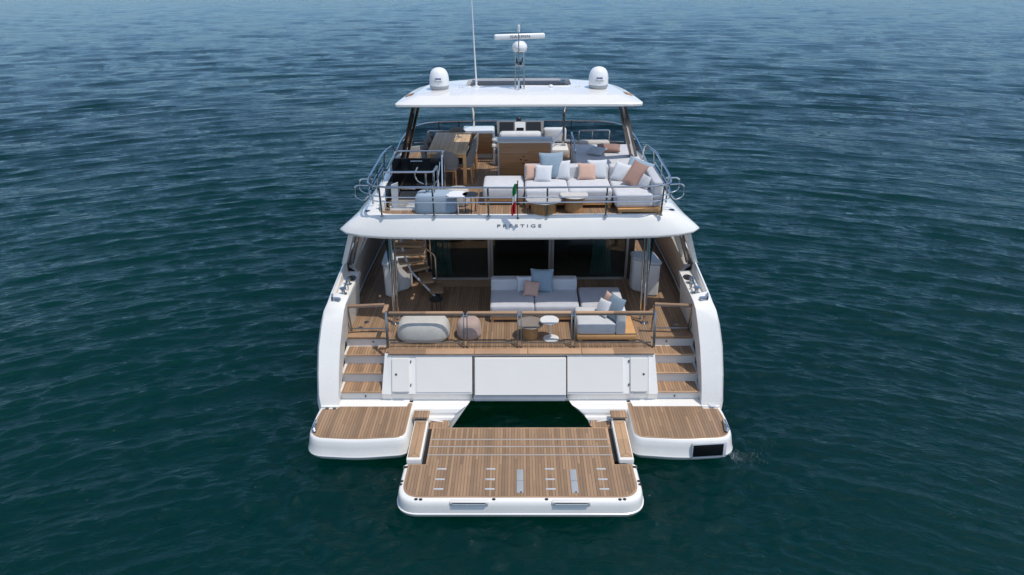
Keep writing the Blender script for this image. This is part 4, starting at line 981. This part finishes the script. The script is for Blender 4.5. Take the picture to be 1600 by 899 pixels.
# --- flybridge lounge: local coordinates, origin on the deck
def sofa(name, label, loc, w, d, seat_h, back_h, n, mat, bmat, group=None, base_z=0.07):
    t = thing(name, label, 'sofa', loc, group=group)
    teak_base(t, -w/2, w/2, -d/2, d/2, base_z, base_z+0.07, 0.0)
    for i in range(n):
        a, b = -w/2+w*i/n, -w/2+w*(i+1)/n
        rbox(a+0.003, b-0.003, -d/2-0.02, d/2-0.16, base_z+0.07, seat_h, 0.055, 0.018).build('seat_cushion', mat, t)
    rbox(-w/2, w/2, d/2-0.22, d/2+0.02, base_z+0.09, back_h, 0.045).build('backrest', bmat, t)
    return t
fs = sofa('sofa', 'white two-seat sofa with full backrest and teak base on the upper deck', (1.02, 3.62, ZF), 1.80, 1.0, 0.41, 0.68, 2, 'fabric_light', 'fabric_light')
t = thing('ottoman', 'square white padded ottoman on a teak base, left end of the upper sofa', 'ottoman', (-0.33, 3.74, ZF))
teak_base(t, -0.41, 0.43, -0.40, 0.42, 0.08, 0.14, 0.0); rbox(-0.43, 0.43, -0.44, 0.44, 0.14, 0.40, 0.06, 0.02).build('seat_cushion', 'fabric_light', t)
t = thing('chaise_lounge', 'white chaise end of the upper lounge with side backrest beside the right rail', 'chaise', (2.36, 3.25, ZF))
teak_base(t, -0.36, 0.52, -0.52, 0.6, 0.05, 0.12, 0.0)
rbox(-0.42, 0.34, -0.46, 0.80, 0.13, 0.41, 0.055, 0.015).build('seat_cushion', 'fabric_light', t)
rbox(0.32, 0.52, -0.44, 0.86, 0.13, 0.66, 0.045).build('backrest', 'fabric_grey', t)
rbox(-0.42, 0.52, 0.66, 0.88, 0.40, 0.68, 0.045).build('backrest', 'fabric_light', t)

def cushion(label, loc, w, h, th, mat, rot, group=None):
    m = MB(); m.pillow(w, h, th); o = m.build('cushion', mat, None, smooth=80); o.location = loc; o.rotation_euler = rot
    return tag(o, label, 'cushion', group)
zs = ZF+0.42
GU, GC = 'cushions on the upper deck', 'cushions on the cockpit sofas'
cushion('small peach cushion leaning on the left end of the upper sofa', (0.30, 3.76, zs), 0.36, 0.34, 0.13, 'fabric_peach', (R(-22), R(6), R(14)), GU)
cushion('small white cushion standing in front of the large blue one on upper sofa', (0.50, 3.62, zs), 0.37, 0.36, 0.12, 'fabric_white', (R(-24), R(2), R(-6)), GU)
cushion('large pale blue cushion at the middle of the upper sofa backrest', (0.70, 3.84, zs), 0.52, 0.56, 0.16, 'fabric_blue', (R(-16), R(-3), R(-4)), GU)
cushion('white cushion half hidden on the right of the large blue cushion on upper sofa', (0.94, 3.80, zs), 0.32, 0.40, 0.13, 'fabric_white', (R(-18), R(-4), R(-10)), GU)
cushion('peach square cushion propped against the right seat of the upper sofa', (1.44, 3.74, zs), 0.40, 0.36, 0.13, 'fabric_peach', (R(-26), R(5), R(6)), GU)
cushion('pale grey cushion tucked behind the peach one on the upper sofa right seat', (1.68, 3.84, zs), 0.42, 0.40, 0.13, 'fabric_white', (R(-18), R(-3), R(-6)), GU)
cushion('white cushion standing on edge at the corner of the upper lounge', (2.10, 3.66, zs-0.01), 0.40, 0.40, 0.14, 'fabric_white', (R(-26), R(14), R(-24)), GU)
cushion('large pale blue cushion lying back behind the terracotta bolster in the corner', (2.46, 3.80, zs+0.02), 0.56, 0.46, 0.14, 'fabric_blue', (R(-44), R(14), R(-24)), GU)
cushion('long terracotta cushion leaning diagonally in the corner of the upper lounge', (2.26, 3.30, zs+0.02), 0.34, 0.60, 0.14, 'fabric_terracotta', (R(-48), R(20), R(-26)), GU)
cushion('small grey patterned cushion at the right arm of the upper lounge', (2.52, 3.16, zs), 0.28, 0.28, 0.12, 'fabric_pattern', (R(-30), R(10), R(-50)), GU)
cushion('sage grey cushion lying flat on the sun pad', (1.74, 5.52, ZF+0.50), 0.42, 0.40, 0.12, 'fabric_sage', (R(-80), 0, R(-30)), GU)
cushion('long terracotta cushion lying on the sun pad near the hardtop leg', (2.14, 5.78, ZF+0.50), 0.58, 0.34, 0.15, 'fabric_terracotta', (R(-76), R(0), R(-8)), GU)

# round tables
def drum_table(label, loc, rt_, h, rb, top, group):
    t = thing('coffee_table', label, 'coffee table', loc, group=group)
    m = MB(); m.lathe([(rt_-0.02, h-0.028), (rt_, h-0.018), (rt_, h-0.006), (rt_-0.008, h)], (0, 0, 0), 48); m.build('table_top', top, t)
    m = MB(); m.lathe([(rb-0.02, 0), (rb, 0.01), (rb, h-0.03)], (0, 0, 0), 48); m.build('drum_base', 'teak_drum', t)
drum_table('large round grey stone-topped coffee table with teak drum on upper deck', (0.50, 2.94, ZF), 0.365, 0.28, 0.26, 'stone_top', 'coffee tables on the upper deck')
drum_table('smaller pale round coffee table with teak drum, right of the larger one on upper deck', (1.12, 3.00, ZF), 0.285, 0.35, 0.19, 'pale_stone', 'coffee tables on the upper deck')
drum_table('round taupe coffee table with slatted teak drum on the cockpit deck', (0.23, 2.12, ZD), 0.275, 0.34, 0.16, 'taupe_top', None)
t = thing('side_table', 'white pedestal side table with round foot in the cockpit', 'side table', (0.62, 2.04, ZD))
m = MB(); m.lathe([(0.18, 0.425), (0.195, 0.435), (0.195, 0.445), (0.19, 0.45)], (0, 0, 0), 40); m.build('table_top', 'white_plastic', t)
m = MB(); m.lathe([(0.16, 0), (0.165, 0.008), (0.06, 0.016), (0.018, 0.03)], (0.04, 0, 0), 32); m.build('foot', 'white_plastic', t)
m = MB(); m.tube([(0.03, 0, 0.02), (0.0, 0, 0.43)], 0.016, 12); m.build('stem', 'white_plastic', t)
def wire_table(label, loc, r, h, mat, legmat):
    t = thing('side_table', label, 'side table', loc)
    m = MB(); m.lathe([(r-0.005, h-0.016), (r, h-0.01), (r, h-0.003), (r-0.004, h)], (0, 0, 0), 36); m.build('table_top', mat, t)
    for k in range(3):
        a = R(40+120*k); m = MB(); m.tube([(r*.75*math.cos(a), r*.75*math.sin(a), 0), (r*.7*math.cos(a), r*.7*math.sin(a), h-0.012)], 0.009, 8); m.build('leg', legmat, t)
wire_table('low black wire-legged side table beside the companion stairs in cockpit', (-1.84, 3.06, ZD), 0.155, 0.42, 'black', 'black')
wire_table('white round side table beside the beige pouf on upper deck', (-1.26, 2.88, ZF), 0.215, 0.40, 'white_plastic', 'white_plastic')
wire_table('small black round side table next to the white one on upper deck', (-0.99, 2.88, ZF), 0.165, 0.40, 'black', 'black')

def pouf(label, loc, rx, ry, h, mat, power=2.4, ring=True):
    t = thing('pouf', label, 'pouf', loc)
    prof = [(0.80, 0.02), (0.90, 0.05), (0.985, 0.16), (1.0, 0.30), (0.985, 0.50), (0.94, 0.70), (0.86, 0.86), (0.74, 0.95), (0.55, 0.99), (0.25, 1.0), (0.02, 1.0)]
    m = MB(); m.lathe([(r, z*h) for r, z in prof], (0, 0, 0), 56, rx, ry, power); m.build('cover', mat, t, smooth=80)
    m = MB(); m.lathe([(0.80, 0), (0.84, 0.008), (0.84, 0.03)], (0, 0, 0), 48, rx, ry, power); m.build('base_ring', 'black', t)
pouf('large oblong pale grey pouf behind the glass rail in the cockpit', (-2.01, 2.15, ZD), 0.55, 0.36, 0.45, 'fabric_stone', 3.0)
pouf('small round dusty pink pouf in the cockpit', (-1.06, 2.18, ZD), 0.26, 0.25, 0.40, 'fabric_pink', 2.3)
pouf('round beige pouf on the upper deck behind the white side table', (-1.29, 3.44, ZF), 0.25, 0.24, 0.36, 'fabric_beige', 2.6)
t = thing('lounge_pouf', 'blue grey oblong lounge pouf by the aft rail on upper deck', 'pouf', (-1.71, 3.02, ZF))
m = MB(); m.lathe([(r, z*0.40) for r, z in ((0.94, 0.02), (0.985, 0.06), (1.0, 0.20), (0.99, 0.55), (0.95, 0.80), (0.88, 0.93), (0.78, 0.99), (0.4, 1.02), (0.02, 1.03))], (0, 0, 0), 64, 0.43, 0.24, 5.0); m.build('cover', 'fabric_bluegrey', t, smooth=80)

# cockpit sofas
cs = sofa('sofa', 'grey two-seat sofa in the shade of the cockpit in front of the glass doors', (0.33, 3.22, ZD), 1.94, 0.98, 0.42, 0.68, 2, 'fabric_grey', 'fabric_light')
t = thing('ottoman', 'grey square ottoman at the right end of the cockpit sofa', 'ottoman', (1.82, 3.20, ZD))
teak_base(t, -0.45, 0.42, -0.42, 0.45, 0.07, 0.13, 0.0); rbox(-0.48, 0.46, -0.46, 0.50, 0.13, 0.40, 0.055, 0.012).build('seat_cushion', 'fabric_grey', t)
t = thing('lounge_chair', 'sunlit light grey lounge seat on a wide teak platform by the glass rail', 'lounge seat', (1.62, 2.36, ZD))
m = MB(); m.bb(-0.43, 0.80, -0.46, 0.40, 0.05, 0.15, 0.01); m.build('base', 'teak_furniture', t)
for x in (-0.35, 0.7):
    for y in (-0.38, 0.3):
        m = MB(); m.bb(x-0.04, x+0.04, y-0.04, y+0.04, 0, 0.05); m.build('leg', 'teak_furniture', t)
rbox(-0.43, 0.37, -0.44, 0.36, 0.15, 0.41, 0.055, 0.015).build('seat_cushion', 'fabric_light', t)
rbox(0.37, 0.57, -0.44, 0.62, 0.15, 0.66, 0.04).build('backrest', 'fabric_light', t)
zc = ZD+0.42
cushion('pale grey cushion half hidden behind the pink one on the cockpit sofa', (0.14, 3.40, zc), 0.38, 0.36, 0.12, 'fabric_white', (R(-18), 0, R(6)), GC)
cushion('large blue square cushion on the shaded cockpit sofa', (0.50, 3.36, zc), 0.52, 0.54, 0.17, 'fabric_blue', (R(-20), R(-1), R(-6)), GC)
cushion('small dusty pink cushion tilted in front of the blue one on the cockpit sofa', (0.25, 3.16, zc), 0.36, 0.35, 0.13, 'fabric_peach', (R(-30), R(12), R(8)), GC)
cushion('white cushion leaning on the blue one on the sunlit cockpit lounge seat', (1.70, 2.26, zc), 0.36, 0.36, 0.13, 'fabric_white', (R(-26), R(-6), R(-58)), GC)
cushion('peach cushion mostly hidden between white and blue on the sunlit cockpit lounge seat', (1.84, 2.52, zc), 0.38, 0.38, 0.12, 'fabric_peach', (R(-20), R(4), R(-60)), GC)
cushion('large slate blue cushion against the arm of the sunlit cockpit lounge seat', (1.88, 2.14, zc), 0.48, 0.50, 0.17, 'fabric_slate', (R(-28), R(-4), R(-60)), GC)

# dining table and chairs
t = thing('dining_table', 'long slatted teak dining table shaded by the hardtop on upper deck', 'dining table', (-1.63, 5.72, ZF))
m = MB(); m.bb(-0.445, 0.445, -1.0, 1.0, 0.715, 0.75, 0.006); m.build('table_top', 'teak_table', t)
m = MB()
for a in ((-0.40, 0.40, -0.97, -0.93), (-0.40, 0.40, 0.93, 0.97), (-0.42, -0.38, -0.93, 0.93), (0.38, 0.42, -0.93, 0.93)): m.bb(*a, 0.64, 0.715)
m.build('apron', 'teak_furniture', t)
for x in (-0.40, 0.40):
    for y in (-0.95, 0.95):
        m = MB(); m.bb(x-0.04, x+0.04, y-0.04, y+0.04, 0, 0.715, 0.004); m.build('leg', 'teak_furniture', t)
def make_chair():
    """facing +Y"""
    t = thing('dining_chair', 'x', 'chair', (0, 0, 0), group='chairs round the upper deck dining table')
    rbox(-0.25, 0.25, -0.24, 0.25, 0.39, 0.46, 0.03, 0.015).build('seat', 'fabric_taupe', t)
    # tub back: shell curving round the rear
    m = MB(); loops = []
    N = 18
    for rr_, grow in ((0.27, 0), (0.30, 1)):
        pass
    def shell(r, z, k): 
        a = R(200+140*k/N); return (r*1.02*math.cos(a), r*math.sin(a)+0.02, z)
    outer, inner = [], []
    for j, (z, r) in enumerate(((0.42, 0.265), (0.55, 0.285), (0.70, 0.30), (0.80, 0.31), (0.835, 0.31))):
        outer.append((z, r)); inner.append((z, r-0.04))
    prof = outer+[(0.845, 0.29)]+inner[::-1]
    for k in range(N+1):
        e = abs(k-N/2)/(N/2); drop = 0.62*e**2.6
        loops.append([shell(r, 0.42+(z-0.42)*(1-drop), k) for z, r in prof])
    m.loft(loops); m.build('backrest', 'fabric_taupe', t, smooth=60)
    for x in (-0.21, 0.21):
        for y in (-0.20, 0.20):
            m = MB(); m.tube([(x*1.05, y*1.12, 0), (x, y, 0.40)], [0.014, 0.02], 8); m.build('leg', 'teak_furniture', t)
    m = MB(); m.bb(-0.22, 0.22, -0.22, 0.22, 0.365, 0.39); m.build('seat_frame', 'teak_furniture', t)
    return t
chair = make_chair()
spots = [(-1.97, 5.06, -90, 'dining chair nearest to the stern on the left side of the teak table'), (-1.97, 5.68, -92, 'middle dining chair on the left side of the teak table'), (-1.97, 6.30, -88, 'farthest dining chair on the left side of the teak table'),
         (-1.30, 5.08, 90, 'dining chair nearest to the stern on the right side of the teak table'), (-1.29, 5.68, 88, 'middle dining chair on the right side of the teak table'), (-1.27, 6.28, 91, 'farthest dining chair on the right side of the teak table, rim in the sun'),
         (-1.66, 4.80, 4, 'dining chair at the near end of the teak table, its rounded back to the camera'), (-1.56, 6.62, 180, 'dining chair at the far end of the teak table, only its top showing')]
for i, (x, y, rz, lab) in enumerate(spots):
    if i == 0: c = chair
    else:
        c = chair.copy(); col.objects.link(c)
        for ch in list(chair.children):
            k = ch.copy(); col.objects.link(k); k.parent = c
    c.location = (x, y, ZF); c.rotation_euler = (0, 0, R(rz)); c['label'] = lab

# ensign on its staff
t = thing('flag', 'green white and red flag hanging limp on a staff at the upper aft rail', 'flag', (-0.03, 2.52, 4.045))
m = MB(); m.tube([(0, 0, 0), (0.0, -0.03, 0.78)], 0.011, 8); m.lathe([(0.03, 0), (0.03, 0.02), (0.016, 0.04)], (0, 0, 0), 12); m.lathe([(0.016, 0.78), (0.012, 0.8)], (0, -0.03, 0), 10); m.build('staff', 'bronze_post', t)
NZ = 16
bands = [('flag_green', 0.74, 0.46, 0.0, 0.16), ('flag_white', 0.46, 0.36, 0, 0), ('flag_red', 0, 0, 0, 0)]
def cloth(u, v):
    """u 0..1 down the limp folds, v 0..1 across"""
    z = 0.735-0.62*u; spread = 0.055+0.13*u*(1.15-u)+0.02*math.sin(u*9)
    x = -0.010-spread*v*0.9-0.035*u; y = -0.03*(z/0.78)+0.030*math.sin(v*9+u*4)*(0.3+u)
    return (x, y, z-0.05*v*u)
def strip(name, mat, f0, f1):
    m = MB(); g = []
    for i in range(NZ+1):
        u = i/NZ; row = []
        for j in range(9):
            v = j/8
            uu = f0+(f1-f0)*u+(0.10*(v-0.5) if 0 < (f0+(f1-f0)*u) < 1 else 0); row.append(m.bm.verts.new(cloth(min(1, max(0, uu)), v)))
        g.append(row)
    for i in range(NZ):
        for j in range(8): m.bm.faces.new((g[i][j], g[i][j+1], g[i+1][j+1], g[i+1][j]))
    return m.build(name, mat, t, smooth=80)
strip('green_cloth', 'flag_green', 0.0, 0.36); strip('white_cloth', 'flag_white', 0.36, 0.60); strip('red_cloth', 'flag_red', 0.60, 1.0)

# cooling-water splash off the starboard quarter
m = MB(); rnd = random.Random(3)
for i in range(420):
    r = rnd.expovariate(4.2); x = 4.06+r; y = 0.10+rnd.gauss(0, 0.10)+0.45*r*rnd.uniform(-1, 1)*0.6; z = 0.02+rnd.random()*0.12*math.exp(-r*5)
    s_ = rnd.uniform(0.0008, 0.0026)*(1.25 if r < 0.2 else 1)
    m.box((x, y, z), (s_*3.4, s_*1.8, s_), (rnd.random(), rnd.random(), rnd.random()*3))
o = m.build('water_splash', 'pale_grey'); tag(o, 'small white splash of drops beside the right stern quarter', 'splash', kind='stuff')
